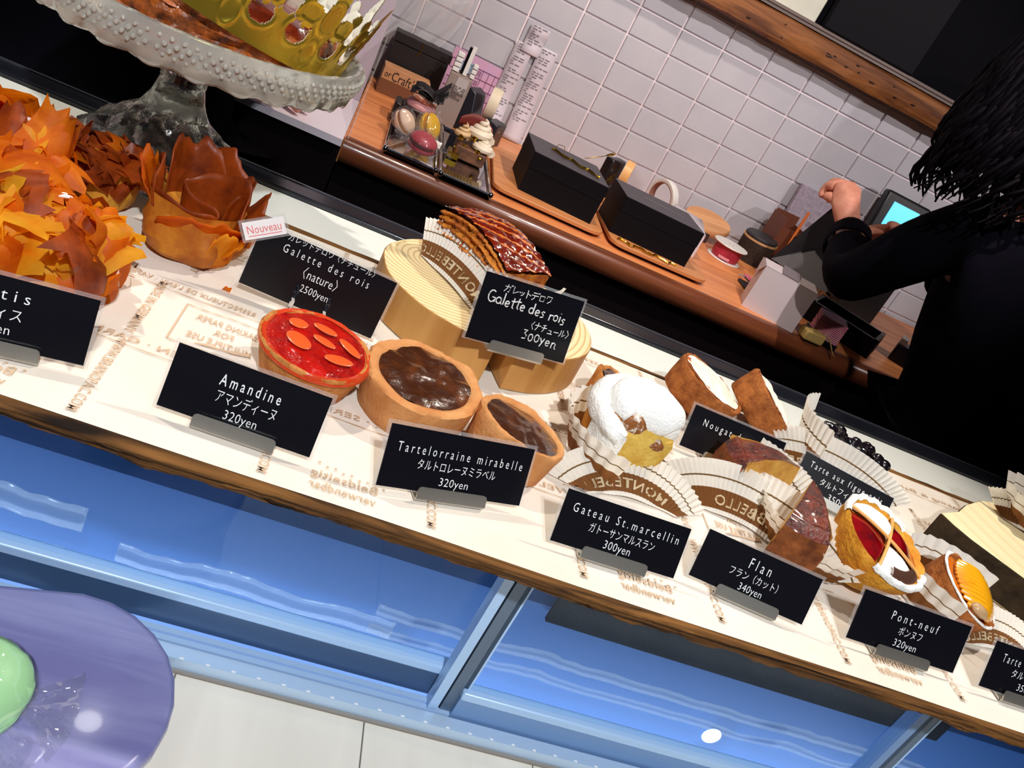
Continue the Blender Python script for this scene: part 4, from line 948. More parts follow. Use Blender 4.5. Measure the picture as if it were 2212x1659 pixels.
    for s in ('l', 'r'):
        x, y, z, _ = J[s+'to']
        sm = M().ball((x, y-.04, FLOOR+.04), .05, 0, 16, sq=(.9, 2.2, .78)); obj('shoe', sm, BLACK, body)
person_left()

# ================================================================== PRICE TAGS
SLEEVE = film('tag_sleeve', gl=.08, rough=.05, diff=.10)
def price_tag(label, loc, yaw, lean, wd, h, lines, holder='lip', roll=0, lipx=0, soft=None, grp='black price tags'):
    t = thing('price_tag', label, 'price tag', loc, (0, 0, 0), grp)
    t.rotation_euler = (Matrix.Rotation(R(yaw), 3, 'Z') @ Matrix.Rotation(-R(lean), 3, 'X') @ Matrix.Rotation(R(roll), 3, 'Y')).to_euler()
    obj('card', M().box(-wd/2, wd/2, 0, .0007, 0, h), TAGBLK, t, smooth=0)
    s = M().box(-wd/2-.0022, wd/2+.0022, .0009, .0013, -.0012, h+.0022)
    obj('sleeve', s, SLEEVE, t, smooth=0)
    for (body, uc, vc, lw, lh, *o) in lines:
        m = M(); flat_text(m, body, uc, vc, lw, lh, -.0004, o[0] if o else 1.05, o[1] if len(o) > 1 else -.006)
        obj('lettering', m, TEXTW, t, smooth=0)
    if holder == 'lip':
        B = Matrix.Rotation(R(lean), 4, 'X')
        hw = .0235; m = M()
        def rr(y, z0, z1):
            c = .0022; return [(-hw, y, z0), (hw, y, z0), (hw, y, z1-c), (hw-c*.3, y, z1-c*.3), (hw-c, y, z1), (-hw+c, y, z1), (-hw+c*.3, y, z1-c*.3), (-hw, y, z1-c)]
        a = rr(-.0024, -.0040, .0036); b = rr(-.0014, -.0040, .0036); k = len(a)
        m.add([(x+lipx, y-.0006+max(0, -z)*.0, z) for x, y, z in a+b], [list(range(k)), list(range(k, 2*k))[::-1]]+[[i, (i+1) % k, k+(i+1) % k, k+i] for i in range(k)])
        zf = -loc[2]+ (loc[2]-.0062 if loc[2] > .02 else 0)
        m.box(-hw+lipx, hw+lipx, -.003, .016, zf+.0012, zf+.0024, X=B)
        m.add([B @ Vector((-hw+lipx, -.003, zf+.0012)), B @ Vector((hw+lipx, -.003, zf+.0012)), (hw+lipx, -.003, -.0038), (-hw+lipx, -.003, -.0038),
               B @ Vector((-hw+lipx, -.001, zf+.0022)), B @ Vector((hw+lipx, -.001, zf+.0022)), (hw+lipx, -.0015, -.0038), (-hw+lipx, -.0015, -.0038)], [(0, 1, 2, 3), (4, 7, 6, 5), (0, 3, 7, 4), (1, 5, 6, 2)])
        m.box(-hw*.8+lipx, hw*.8+lipx, .0014, .0024, -.0035, .012)
        obj('holder', m, STEEL, t, smooth=30)
    elif holder == 'clips':
        for x in (-.012, .012):
            m = M(); m.tube([(x, -.004, -.002), (x, -.0035, .004), (x, -.0055, .007), (x, -.0025, .010), (x, -.0055, .0135), (x, -.003, .016)], .0017, 8)
            m.box(x-.002, x+.002, -.004, .0035, -.0035, -.001)
            obj('clip', m, SILVER, t)
    return t
# chalk-pen strokes for the handwritten tag: each glyph = (advance, [polylines in a unit cell])
def arc(cx, cy, rx, ry, a0, a1, n=9): return [(cx+rx*math.cos(R(a0+(a1-a0)*k/n)), cy+ry*math.sin(R(a0+(a1-a0)*k/n))) for k in range(n+1)]
PEN = {
 'G': (.80, [arc(.38, .5, .34, .5, 55, 330), [(.42, .42), (.72, .42), (.66, .05)]]),
 'a': (.62, [arc(.26, .28, .22, .27, 40, 330)+[(.48, .52), (.47, .12), (.58, .02)]]),
 'l': (.26, [[(.12, 1.0), (.10, .0)]]),
 'e': (.56, [[(.08, .28), (.44, .34)]+arc(.26, .30, .19, .26, 20, 320)]),
 't': (.46, [[(.24, .92), (.20, .08), (.32, .0)], [(.02, .60), (.46, .64)]]),
 'd': (.62, [arc(.24, .26, .21, .26, 50, 330), [(.48, 1.0), (.46, .0)]]),
 's': (.50, [[(.40, .52), (.22, .56), (.10, .44), (.34, .24), (.34, .06), (.06, .0)]]),
 'r': (.46, [[(.12, .55), (.10, .0)], [(.10, .34), (.24, .52), (.42, .50)]]),
 'o': (.56, [arc(.26, .27, .20, .26, 90, 450)]),
 'i': (.26, [[(.12, .52), (.11, .0)], [(.13, .76), (.14, .80)]]),
 'y': (.54, [[(.06, .54), (.26, .12)], [(.46, .56), (.14, -.28)]]),
 'n': (.58, [[(.10, .54), (.09, .0)], [(.09, .34), (.26, .54), (.42, .46), (.42, .06), (.54, .0)]]),
 '3': (.56, [[(.06, .88), (.40, .90), (.18, .56), (.42, .40), (.36, .08), (.04, .04)]]),
 '0': (.56, [arc(.26, .36, .20, .34, 90, 450)]), ' ': (.34, []),
 'ガ': (1.0, [[(.08, .68), (.74, .72), (.62, .04), (.48, .12)], [(.42, .98), (.36, .5), (.06, .04)], [(.80, .98), (.84, .84)], [(.92, 1.0), (.96, .88)]]),
 'レ': (.8, [[(.16, .92), (.16, .10), (.74, .46)]]),
 'ッ': (.8, [[(.12, .50), (.18, .34)], [(.36, .54), (.40, .38)], [(.68, .56), (.56, .20), (.34, .04)]]),
 'ト': (.7, [[(.24, .98), (.24, .0)], [(.24, .60), (.66, .40)]]),
 'デ': (1.0, [[(.20, .86), (.66, .88)], [(.04, .56), (.86, .58)], [(.48, .56), (.40, .22), (.16, .0)], [(.78, .98), (.82, .86)], [(.92, 1.0), (.96, .90)]]),
 'ロ': (.8, [[(.12, .70), (.14, .08), (.64, .10), (.68, .72), (.12, .70)]]),
 'ワ': (.9, [[(.14, .54), (.14, .82), (.74, .84), (.66, .34), (.30, .0)]]),
 '〈': (.5, [[(.40, 1.0), (.10, .5), (.40, .0)]]), '〉': (.5, [[(.10, 1.0), (.40, .5), (.10, .0)]]),
 'ナ': (.9, [[(.06, .60), (.80, .64)], [(.44, .98), (.40, .40), (.18, .0)]]),
 'チ': (.9, [[(.62, .94), (.20, .82)], [(.06, .52), (.80, .56)], [(.44, .86), (.42, .36), (.22, .0)]]),
 'ュ': (.8, [[(.16, .46), (.52, .48), (.48, .10)], [(.06, .08), (.68, .10)]]),
 'ー': (.8, [[(.08, .44), (.70, .48)]]),
 'ル': (.9, [[(.24, .86), (.22, .36), (.06, .04)], [(.50, .92), (.50, .10), (.84, .42)]]),
}
def handwriting(mb, body, u0, v0, wd, h, slope=0, r=.00042):
    tot = sum(PEN[c][0] for c in body); x = 0; rr = random.Random(len(body)*7)
    for c in body:
        adv, st = PEN[c]; dy = rr.uniform(-.08, .08); sc = rr.uniform(.94, 1.06)
        for pl in st:
            mb.tube([(u0+(x+px*sc)/tot*wd, -.0005, v0+(py*sc+dy)*h+slope*(x/tot-.5)*wd) for px, py in pl], r, 6)
        x += adv
price_tag('black price tag reading Amandine, in front of the red almond tart', (-.0049, .4136, .006), -1, 19.4, .0872, .037,
    [('Amandine', .0003, .0262, .0345, .0070, 1.5, .004), ('アマンディーヌ', .0009, .0165, .0338, .0062), ('320yen', .0006, .0078, .0187, .0058)])
price_tag('large black price tag reading Galette des rois nature, 2500yen, held by two clips', (.0105, .5844, .007), 1.9, 10.1, .1027, .0473,
    [('ガレットデロワ〈ナチュール〉', .001, .0460, .066, .0042), ('Galette des rois', .0004, .0375, .0657, .0066, 1.6, -.004), ('〈nature〉', 0, .0262, .0263, .0075), ('2500yen', 0, .0150, .0215, .0060)], 'clips', 3.4)
t = price_tag('handwritten black price tag reading Galette des rois, 300yen, on the wood slice', (.1642, .5775, .0425), 13.9, 17.8, .0861, .0507, [])
for body, u0, v0, wd, h, sl, r in (('ガレットデロワ', -.026, .0405, .042, .0062, .0, .00032), ('Galette des rois', -.0365, .0295, .069, .0086, -.02, .00052), ('〈ナチュール〉', .005, .0190, .0345, .0062, -.02, .00032), ('300yen', .0005, .0095, .0315, .0085, -.03, .00046)):
    m = M(); handwriting(m, body, u0, v0, wd, h, sl, r); obj('lettering', m, TEXTW, t, smooth=60)
price_tag('black price tag reading Tartelorraine mirabelle, in front of the two brown custard tarts', (.1268, .4218, .006), 16.1, 23.5, .0983, .0376,
    [('Tartelorraine mirabelle', .0006, .0255, .0855, .0062, 1.6, -.004), ('タルトロレーヌミラベル', -.0004, .0165, .0532, .0052), ('320yen', -.0004, .0078, .0197, .0054)])
price_tag('black price tag reading Gateau St.marcellin, in front of the sugar-dusted cake', (.2385, .4125, .006), 1.8, 25.9, .09, .0341,
    [('Gateau St.marcellin', .0005, .0247, .0771, .0062, 1.6, -.004), ('ガトーサンマルスラン', .0004, .0154, .0474, .0052), ('300yen', -.0004, .0080, .0192, .0058)])
price_tag('black price tag reading Flan, in front of the two flan slices', (.3412, .417, .006), -8.6, 24.2, .0872, .0337,
    [('Flan', -.0002, .0243, .0164, .0078, 1.6, -.004), ('フラン（カット）', -.0012, .0149, .0366, .005), ('340yen', -.0003, .0072, .0176, .0055)])
price_tag('black price tag reading Nougat de tours, in front of the nougat tarts', (.3845, .5987, .006), -3.1, 24.9, .0919, .0373,
    [('Nougat de tours', .0006, .0262, .0681, .0066, 1.6, -.004)])
price_tag('black price tag reading Tarte aux figue epis, in front of the fig tart', (.5001, .5947, .006), -17.1, 31.6, .0888, .0333,
    [('Tarte aux figue epis', -.0003, .0254, .0723, .0062, 1.6, -.004), ('タルトフィグエピス', .0043, .0151, .0525, .0055), ('350yen', .0021, .006, .0239, .0060)])
price_tag('black price tag reading Pont-neuf, in front of the red and white tart', (.4709, .4129, .006), 0, 24.1, .0955, .0362,
    [('Pont-neuf', .0009, .0259, .0413, .0068, 1.6, -.004), ('ポンヌフ', .0005, .0165, .0206, .0052), ('320yen', -.0003, .0080, .0201, .0056)])
price_tag('black price tag reading Pastis, cut by the left edge of the photo', (-.1359, .418, .006), 11.6, 17.8, .09, .0376,
    [('Pastis', -.004, .0288, .034, .0066, 1.6, -.004), ('パスティス', -.006, .0184, .034, .0058), ('320yen', -.003, .0100, .0200, .0056)])
price_tag('black price tag reading Tarte, cut by the right edge of the photo', (.5856, .4086, .006), 0, 24, .09, .0353,
    [('Tarte', -.0265, .0255, .017, .0066, 1.6, -.004), ('タルト', -.014, .0165, .0165, .0052), ('350yen', -.003, .0082, .0195, .0056)])
t = thing('new_label', 'small white label reading Nouveau in pink, stuck on the large tag', 'label', (-.0365, .5885, .054), (0, 0, 0))
t.rotation_euler = (Matrix.Rotation(R(4), 3, 'Z') @ Matrix.Rotation(-R(12), 3, 'X') @ Matrix.Rotation(R(-31), 3, 'Y')).to_euler()
obj('sleeve', M().box(-.0165, .0165, 0, .0004, -.008, .008), SLEEVE, t, smooth=0)
obj('card', M().box(-.0143, .0143, -.0008, -.0002, -.0062, .0062), mat('label_card', S(244, 240, 240), .6), t, smooth=0)
m = M(); flat_text(m, 'Nouveau', 0, .0008, .0235, .0062, -.0011); m.box(-.0115, .0115, -.0011, -.0009, -.0042, -.0037)
obj('lettering', m, mat('pink_print', S(232, 130, 130), .6), t, smooth=0)

# ================================================================== CAKE STAND, GALETTE, CROWN
def build_stand():
    cx, cy = -.144, .75
    t = thing('cake_stand', 'pressed-glass footed cake stand with a beaded rim', 'cake stand', (cx, cy, .0012))
    GL = mat('pressed_glass', S(238, 240, 236), .05, .5, trans=1, ior=1.5, bump=.25, bs=130)
    GLR = mat('frosted_glass', S(250, 248, 240), .05, .7, trans=.70, ior=1.52, bump=.05, bs=320, coat=.5)
    foot = [(0, 0), (.066, 0), (.071, .002), (.071, .007), (.067, .016), (.060, .025), (.048, .035), (.036, .044), (.027, .054), (.021, .066), (.0175, .080), (.017, .094), (.0185, .106), (.024, .114)]
    def smooth_prof(pr, n):
        out = []
        for i in range(len(pr)-1):
            for k in range(n): out.append((pr[i][0]+(pr[i+1][0]-pr[i][0])*k/n, pr[i][1]+(pr[i+1][1]-pr[i][1])*k/n))
        return out+[pr[-1]]
    def cut(p, a, k):
        r_ = math.hypot(p.x, p.y)
        if p.z < .004 or r_ < .0172: return p*1.0
        d = min(1, (r_-.0172)/.02)
        f = abs((a*9/PI+p.z*70) % 2-1)+abs((a*9/PI-p.z*70) % 2-1)
        q = p*(1+.055*d*(f-1)); q.z = p.z+.002*d*(f-1); return q
    obj('foot', M().lathe(smooth_prof(foot[:11], 5), 144, fn=cut), GL, t, smooth=12)
    obj('stem', M().lathe(smooth_prof([foot[10]]+foot[11:]+[(0, .1145)], 3), 96, fn=lambda p, a, k: Vector((p.x*(1+.07*abs(math.cos(a*4))), p.y*(1+.07*abs(math.cos(a*4))), p.z))), GL, t, smooth=40)
    pl = [(0, .1145), (.05, .1150), (.09, .1162), (.112, .117), (.122, .1185), (.1265, .122), (.129, .130), (.131, .139), (.130, .1465), (.127, .1475), (.1235, .145), (.119, .136), (.112, .132), (.06, .1315), (0, .1315)]
    def fp(p, a, k):
        if 3 <= k <= 9:
            s = 1+.012*abs(math.sin(a*13))*(1 if k > 3 else .4); q = p*s; q.z = p.z-(.0018*abs(math.sin(a*13)) if k in (4, 5) else 0); return q
        return p
    obj('plate', M().lathe(pl, 208, fn=fp), GLR, t, smooth=50)
    m = M()
    for row, (rr, zz, n, r) in enumerate(((.1282, .1285, 104, .0012), (.1297, .1325, 104, .0015), (.1307, .1368, 104, .0016), (.1314, .1410, 104, .0013))):
        for k in range(n):
            a = 2*PI*(k+.5*(row % 2))/n
            if -1.0 < math.sin(a) < .55: m.ball(((rr+.0012)*math.cos(a), (rr+.0012)*math.sin(a), zz), r*1.3, 0, 10)
    b = obj('beading', m, GLR, t); b['kind'] = 'stuff'
    for k in range(26):
        a = 2*PI*(k+.5)/26
        if math.sin(a) < .5:
            X = Matrix.Rotation(a, 4, 'Z') @ Matrix.Translation((.1240, 0, .1222)) @ Matrix.Rotation(R(68), 4, 'Y') @ Matrix.Diagonal((.62, 1, .9, 1))
            obj('medallion', M().lathe([(0, .002), (.004, .0016), (.0055, .003), (.0085, .002), (.0095, 0), (.0085, -.001), (0, -.001)], 22, X=X), GLR, t)
    # whole galette
    t = thing('galette', 'whole round flaky galette with a dark glazed top on the glass cake stand', 'cake', (cx, cy, .133))
    m = M()
    pr = [(0, 0), (.096, 0), (.106, .003), (.108, .008), (.105, .012), (.108, .017), (.106, .021), (.107, .026), (.104, .031), (.098, .035), (.08, .038), (.04, .040), (0, .041)]
    def fg(p, a, k):
        n = noise.noise(Vector((math.cos(a)*9, math.sin(a)*9, k*.8)))
        if 1 < k < 10: q = p*(1+.05*n); q.z = p.z+.0035*noise.noise(Vector((math.cos(a)*6, math.sin(a)*6, k*2.1))); return q
        return p
    m.lathe(pr, 180, fn=fg, mf=lambda i, j: 1 if j >= 8 else 0)
    obj('pastry', m, [mat('flaky_side', S(176, 88, 24), .4, .5, var=S(66, 28, 12), vs=48, bump=.9, bs=110, coat=.3, ramp=(.42, .6)), mat('galette_glaze', S(120, 40, 14), .2, .5, var=S(70, 22, 10), vs=40, coat=.6, bump=.2, bs=90)], t)
    # gilt crown, tilted round the galette
    t = thing('king_crown', 'gilt card crown with cut-out leaves resting tilted round the galette', 'crown', (cx+.004, cy-.002, .168), (R(-3), R(12), R(8)))
    RR = .113; HH = .074; NU, NV = 704, 46; NM = 11
    def solid(u, v):
        z = v*HH; s = (u*NM) % 1.0; x = (s-.5)/.5     # x in -1..1 across one motif
        wdt = 2*PI*RR/NM                                    # ~ .0645
        X_ = (s-.5)*wdt
        top = .031+.006*math.cos(x*PI*2)
        # central pointed leaf and two rounded lobes
        leaf = abs(X_) < .0095*math.sqrt(max(0, (HH-z)/.042))*min(1, (z-.01)/.02+.2) and z > .02
        lobe = any(((X_-c)**2+(z-.040)**2) < .0105**2 for c in (-.017, .017))
        tip = any(((X_-c)**2+(z-.052)**2) < .0055**2 for c in (-.024, .024))
        if not (z < top or leaf or lobe or tip): return False
        for c in (-.0175, .0175):
            dx, dz = X_-c, z-.0245
            if dx*dx+dz*dz < .0088**2 and not ((dx-.004*(1 if c < 0 else -1))**2+(dz-.008)**2 < .0055**2): return False
        dx, dz = X_-.032*(1 if X_ > 0 else -1), z-.036
        if dx*dx+dz*dz < .0040**2: return False
        return True
    def crown_relief(u, z):
        s_ = (u*NM) % 1.0; X_ = (s_-.5)*2*PI*RR/NM; e = 0
        for c, zc, rr_ in ((-.0175, .0245, .0112), (.0175, .0245, .0112), (-.017, .042, .0085), (.017, .042, .0085), (0, .045, .0075), (0, .014, .006)):
            d = math.hypot(X_-c, (z-zc)*(.55 if c == 0 else 1))
            e += .0010*math.exp(-((d-rr_)/.0009)**2)
            if d < rr_*.8 and zc > .04: e += .00035*math.sin(X_*3600)*math.sin(z*3600)
        return e+(.0003*math.sin(z*2600)*math.sin(X_*2600) if z < .012 else 0)
    for nm, dr, mt in (('gilt_face', 0, 0), ('white_lining', -.0006, 1)):
        m = M(); vid = {}
        def V(i, j):
            i %= NU
            if (i, j) not in vid:
                a = 2*PI*i/NU; z = HH*j/NV; rr = RR+dr+.010*(z/HH)**1.5
                emb = crown_relief(i/NU, z)
                vid[(i, j)] = len(m.v); m.v.append(Vector(((rr+emb)*math.cos(a), (rr+emb)*math.sin(a), z-.012)))
            return vid[(i, j)]
        for j in range(NV):
            for i in range(NU):
                if solid((i+.5)/NU, (j+.5)/NV): m.f.append([V(i, j), V(i+1, j), V(i+1, j+1), V(i, j+1)]); m.m.append(0)
        obj(nm, m, mat('gilt_card', S(214, 182, 62), .30, .5, .9) if mt == 0 else mat('crown_white', S(244, 242, 226), .6), t, smooth=60)
build_stand()

# ================================================================== PASTRIES
PH = [mat('phyllo_orange', S(242, 140, 14), .5, .35, var=S(212, 84, 8), vs=45, transl=.55, ramp=(.35, .7)),
      mat('phyllo_yellow', S(252, 196, 48), .5, .35, var=S(242, 152, 18), vs=45, transl=.58),
      mat('phyllo_brown', S(184, 80, 20), .42, .4, var=S(118, 44, 12), vs=40, transl=.35)]
def shard(m, c, nrm, up, sx, sy, mi, seed, curl=.5):
    n = Vector(nrm).normalized(); u = Vector(up); s = u.cross(n)
    if s.length < .01: s = Vector((1, 0, 0)).cross(n)
    s.normalize(); u = n.cross(s)
    r2 = random.Random(seed)
    ph = r2.uniform(0, 6); jag = [r2.uniform(.72, 1.1) for _ in range(8)]
    def f(a, b):
        x = (a-.5)*2; jj = jag[int(a*7)]
        w = sx*(1-.35*b*r2.random()*0); 
        taper = 1-.30*b*abs(math.sin(ph))
        return Vector(c)+s*(x*w*taper+.12*sx*math.sin(b*4+ph))+u*(b*sy*jj)+n*(curl*sx*(-x*x*.6)+sy*.35*math.sin(b*2.2+ph*.3)*curl+.10*sx*math.sin(x*4+ph+b*3))
    m.grid(f, 8, 6, mi)
def phyllo_heap(label, loc, rad, ht, n, seed, weights, flakes=9):
    t = thing('phyllo_pastry', label, 'pastry', loc, (0, 0, 0), 'pastis pastries')
    r = random.Random(seed)
    b = M().lathe([(0, 0), (rad*.62, 0), (rad*.74, .006), (rad*.78, ht*.35), (rad*.72, ht*.6), (rad*.4, ht*.72), (0, ht*.74)], 32).noise(.004, 70, seed)
    obj('base', b, mat('phyllo_base', S(206, 120, 34), .6, .3, var=S(240, 176, 60), vs=35, bump=.3, transl=.25), t)
    m = M()
    for k in range(n):
        a = r.uniform(0, 2*PI); v = r.random()**.8
        el = v*1.25
        rr = rad*(.80*math.cos(el*.8)+.02); z = .004+ht*.62*math.sin(el)
        c = (rr*math.cos(a), rr*math.sin(a), z)
        nrm = Vector((math.cos(a)*math.cos(el), math.sin(a)*math.cos(el), math.sin(el)*.9))
        nrm = (nrm+Vector((r.uniform(-.7, .7), r.uniform(-.7, .7), r.uniform(-.4, .4)))).normalized()
        up = (Vector((math.cos(a)*.55, math.sin(a)*.55, .9))+Vector((r.uniform(-.7, .7), r.uniform(-.7, .7), r.uniform(-.3, .3))))
        s = r.uniform(.010, .022)*rad/.05
        shard(m, c, nrm, up, s, s*r.uniform(1.3, 2.3), r.choices((0, 1, 2), weights)[0], seed*1000+k, r.uniform(.3, .9))
    o = obj('phyllo_leaves', m, PH, t, smooth=70)
    m = M()
    for k in range(flakes):
        a = r.uniform(0, 2*PI); v = r.uniform(.3, .9); rr = rad*.8*v
        q = Matrix.Translation((rr*math.cos(a), rr*math.sin(a), ht*(.98-.35*v))) @ Euler((r.uniform(-.6, .6), r.uniform(-.6, .6), r.uniform(0, 3))).to_matrix().to_4x4()
        m.ball((0, 0, 0), .0045, 0, 8, q, (1, .65, .28))
    if flakes: obj('sugar_flakes', m, POWDER, t)['kind'] = 'stuff'
    return t
phyllo_heap('large ragged orange phyllo pastry at the left edge, behind the Pastis tag', (-.152, .508, .0015), .052, .060, 120, 3, (6, 4.5, .7), 10)
phyllo_heap('orange phyllo pastry dusted with sugar, behind the large ragged one', (-.213, .600, .0015), .050, .062, 90, 5, (6, 2, 1), 14)
phyllo_heap('dark brown phyllo pastry half hidden in front of the glass foot', (-.160, .648, .0015), .034, .056, 44, 8, (1, 0, 6), 0)
def rose_pastry():
    t = thing('phyllo_pastry', 'rose-shaped phyllo pastry with dark curled petals, in front of the glass foot', 'pastry', (-.086, .622, .0015), (0, 0, 0), 'pastis pastries')
    m = M()
    def cup(p, a, k):
        z = p.z; n = noise.noise(Vector((math.cos(a)*2.2, math.sin(a)*2.2, z*40)))
        q = p*(1+.16*n+.05*math.sin(a*5+z*60)); q.z = z+.002*n; return q
    m.lathe([(0, 0), (.027, 0), (.033, .005), (.036, .014), (.0345, .024), (.0325, .033), (.034, .042), (.030, .040), (.02, .03), (0, .026)], 64, fn=cup)
    obj('pastry_cup', m, mat('rose_cup', S(222, 146, 46), .5, .3, var=S(176, 88, 26), vs=32, transl=.25, bump=.15, bs=90), t)
    def petal(nm, a0, a1, rb, rt, z0, z1, flare, wave, mi, seed):
        r = random.Random(seed); ph = r.uniform(0, 6)
        jag = [r.uniform(-1, 1) for _ in range(12)]
        mm = M()
        def f(u, v):
            a = R(a0+(a1-a0)*u); e = math.sin(PI*u)**.5
            j = jag[int(u*11)]*.10
            rr = rb+(rt-rb)*v+flare*v*v*e+wave*math.sin(u*7+ph)*v
            z = z0+(z1-z0)*v*(e*.75+.25+j*v)
            return (rr*math.cos(a), rr*math.sin(a), z)
        mm.grid(f, 22, 9)
        o = obj(nm, mm, PH[mi], t, smooth=70); s = o.modifiers.new('s', 'SOLIDIFY'); s.thickness = .0009
    # angles: -90 faces the viewer
    petal('petal', 150, 222, .026, .033, .022, .064, .003, .004, 2, 1)
    path = [(-.034, .004, .052), (-.033, -.008, .049), (-.026, -.019, .046), (-.012, -.0255, .044), (.004, -.0275, .043), (.0150, -.0235, .043), (.0150, -.0185, .044), (.004, -.0150, .046), (-.008, -.0105, .049), (-.0135, -.0035, .053), (-.006, .0035, .058), (.008, .0045, .063), (.020, .0015, .068), (.0285, -.0045, .066), (.0315, -.013, .054), (.0325, -.020, .040)]
    def cr(t_):
        n_ = len(path)-1; f_ = min(t_*n_, n_-1e-6); i_ = int(f_); q = f_-i_
        P0, P1, P2, P3 = [Vector(path[max(0, min(n_, i_+d))]) for d in (-1, 0, 1, 2)]
        return .5*((2*P1)+(P2-P0)*q+(2*P0-5*P1+4*P2-P3)*q*q+(3*P1-P0-3*P2+P3)*q**3)
    def rib(u, v):
        q = cr(u); k = .86+.14*v+.05*v*v
        return (q.x*k+.0012*math.sin(u*31)*v, q.y*k, .020+(q.z-.020)*v+.0012*math.sin(u*47)*v)
    o = obj('petal', M().grid(rib, 90, 9), PH[2], t, smooth=70); o.modifiers.new('s', 'SOLIDIFY').thickness = .0012
    petal('petal', 235, 355, .028, .034, .018, .042, .008, .003, 0, 3)
    petal('petal', 20, 125, .026, .030, .022, .074, .002, .004, 2, 4)
    petal('petal', 60, 190, .024, .028, .022, .074, .003, .004, 2, 5)
    petal('petal', -20, 60, .020, .024, .024, .066, .004, .005, 2, 6)
    petal('petal', -15, 50, .028, .038, .016, .060, .010, .004, 2, 7)
    petal('petal', -40, 10, .032, .040, .010, .038, .008, .003, 1, 8)
    petal('petal', 160, 215, .030, .036, .018, .064, .008, .004, 0, 9)
    petal('petal', -62, -28, .034, .038, .004, .036, .004, .002, 1, 11)
    fl = M(); shard(fl, (-.047, .580, .0022), (0, 0, 1), (.3, 1, 0), .003, .006, 0, 4, .1)
    tag(obj('crumb', fl, PH[0], smooth=0), 'tiny orange pastry crumb lying right of the rose pastry', 'crumb')
rose_pastry()

def round_tart(name, label, loc, rot, rt, rb, h, rim, shell, fill, fz=-.003, dome=0, wob=.03, seed=1, group=None, crack=0, fill_lump=.0014, inner=None):
    t = thing(name, label, 'tart', loc, rot, group)
    m = M(); inn = inner or rt-rim
    def fw(p, a, k):
        n = noise.noise(Vector((math.cos(a)*2+seed, math.sin(a)*2, k*.3))); n2 = noise.noise(Vector((math.cos(a)*9+seed, math.sin(a)*9, k*1.3)))
        if k in (0,): return p
        q = p*(1+wob*n+.010*n2); q.z = p.z+(.0022*n+.0008*n2 if k > 3 else 0); return q
    m.lathe([(0, 0), (rb*.94, 0), (rb, .0015), (rb+(rt-rb)*.35, h*.35), (rb+(rt-rb)*.7, h*.7), (rt, h*.93), (rt-rim*.25, h), (rt-rim*.7, h*.99), (inn, h*.95), (inn-.0015, h+fz-.003)], 72, fn=fw)
    obj('shell', m, shell, t, smooth=55)
    m = M()
    def ff(p, a, k):
        r = p.length; x = p.x*60+seed; y = p.y*60
        q = Vector(p); q.z = h+fz+dome*(1-(r/inn)**2)+fill_lump*(noise.noise(Vector((x, y, seed)))+.5*noise.noise(Vector((x*2.1, y*2.1, seed+4))))
        if r > 0: 
            n = noise.noise(Vector((math.cos(a)*2+seed, math.sin(a)*2, 2.4))); s = 1+wob*n+.012*noise.noise(Vector((math.cos(a)*7, math.sin(a)*7, seed))); q.x *= s; q.y *= s
        return q
    nr = 14
    m.lathe([((inn+.0006)*k/nr, 0) for k in range(nr+1)], 64, fn=ff)
    obj('filling', m, fill, t, smooth=80)
    return t
# red almond tart
t = round_tart('almond_tart', 'round red-glazed almond tart with orange almond slices, behind the Amandine tag', (.022, .500, .0015), (R(4), R(2), 0), .0375, .029, .030, .0045, CRUST, REDJAM, -.0008, .0015, .015, 3)
AL = mat('glazed_almond', S(236, 92, 40), .3, .4, coat=.4)
for k, (x, y, a, b, rz) in enumerate(((-.0155, .012, .0058, .0048, 20), (-.012, -.007, .0085, .0062, -40), (.002, .017, .0078, .0036, -12), (.0035, .002, .0075, .0034, -20), (.0205, .007, .0092, .0036, -42), (.0155, -.0115, .0086, .0044, 12))):
    o = obj('almond_slice', M().ball((0, 0, 0), 1, 0, 20, sq=(a*1.12, b*1.12, .0007)), AL, t, loc=(x, y, .0309+.0013*(1-(x*x+y*y)/.0009))); o.rotation_euler = (0, 0, R(rz))
m = obj('rim_glaze', M().lathe([(.0332, .0296), (.036, .0304), (.0374, .0286), (.0378, .026)], 64, fn=lambda p, a, k: p*(1+.012*noise.noise(Vector((math.cos(a)*5, math.sin(a)*5, k))))), mat('rim_red', S(206, 62, 24), .25, .5, coat=.6, bump=.15, bs=300), t)
# custard tarts
TS = mat('tart_shell', S(216, 156, 100), .75, .2, var=S(196, 128, 74), vs=50, bump=.25, bs=420)
round_tart('custard_tart', 'large round brown custard tart, behind the left part of the Tartelorraine tag', (.098, .510, .0015), (R(5), R(-1), 0), .0415, .038, .031, .0085, TS, CUSTARD, -.002, .002, .035, 5, 'mirabelle custard tarts', fill_lump=.0024)
round_tart('custard_tart', 'smaller brown custard tart leaning right of the large round one', (.166, .490, .0025), (R(-4), R(9), 0), .034, .031, .029, .0050, TS, CUSTARD, -.002, .002, .03, 9, 'mirabelle custard tarts', fill_lump=.0017)
round_tart('custard_tart', 'brown custard tart at the back, half hidden by the sugar-dusted cake', (.272, .602, .0045), (R(0), R(13), R(20)), .036, .033, .030, .0045, CRUST, CUSTARD, -.001, .003, .04, 14, 'mirabelle custard tarts', fill_lump=.0024)
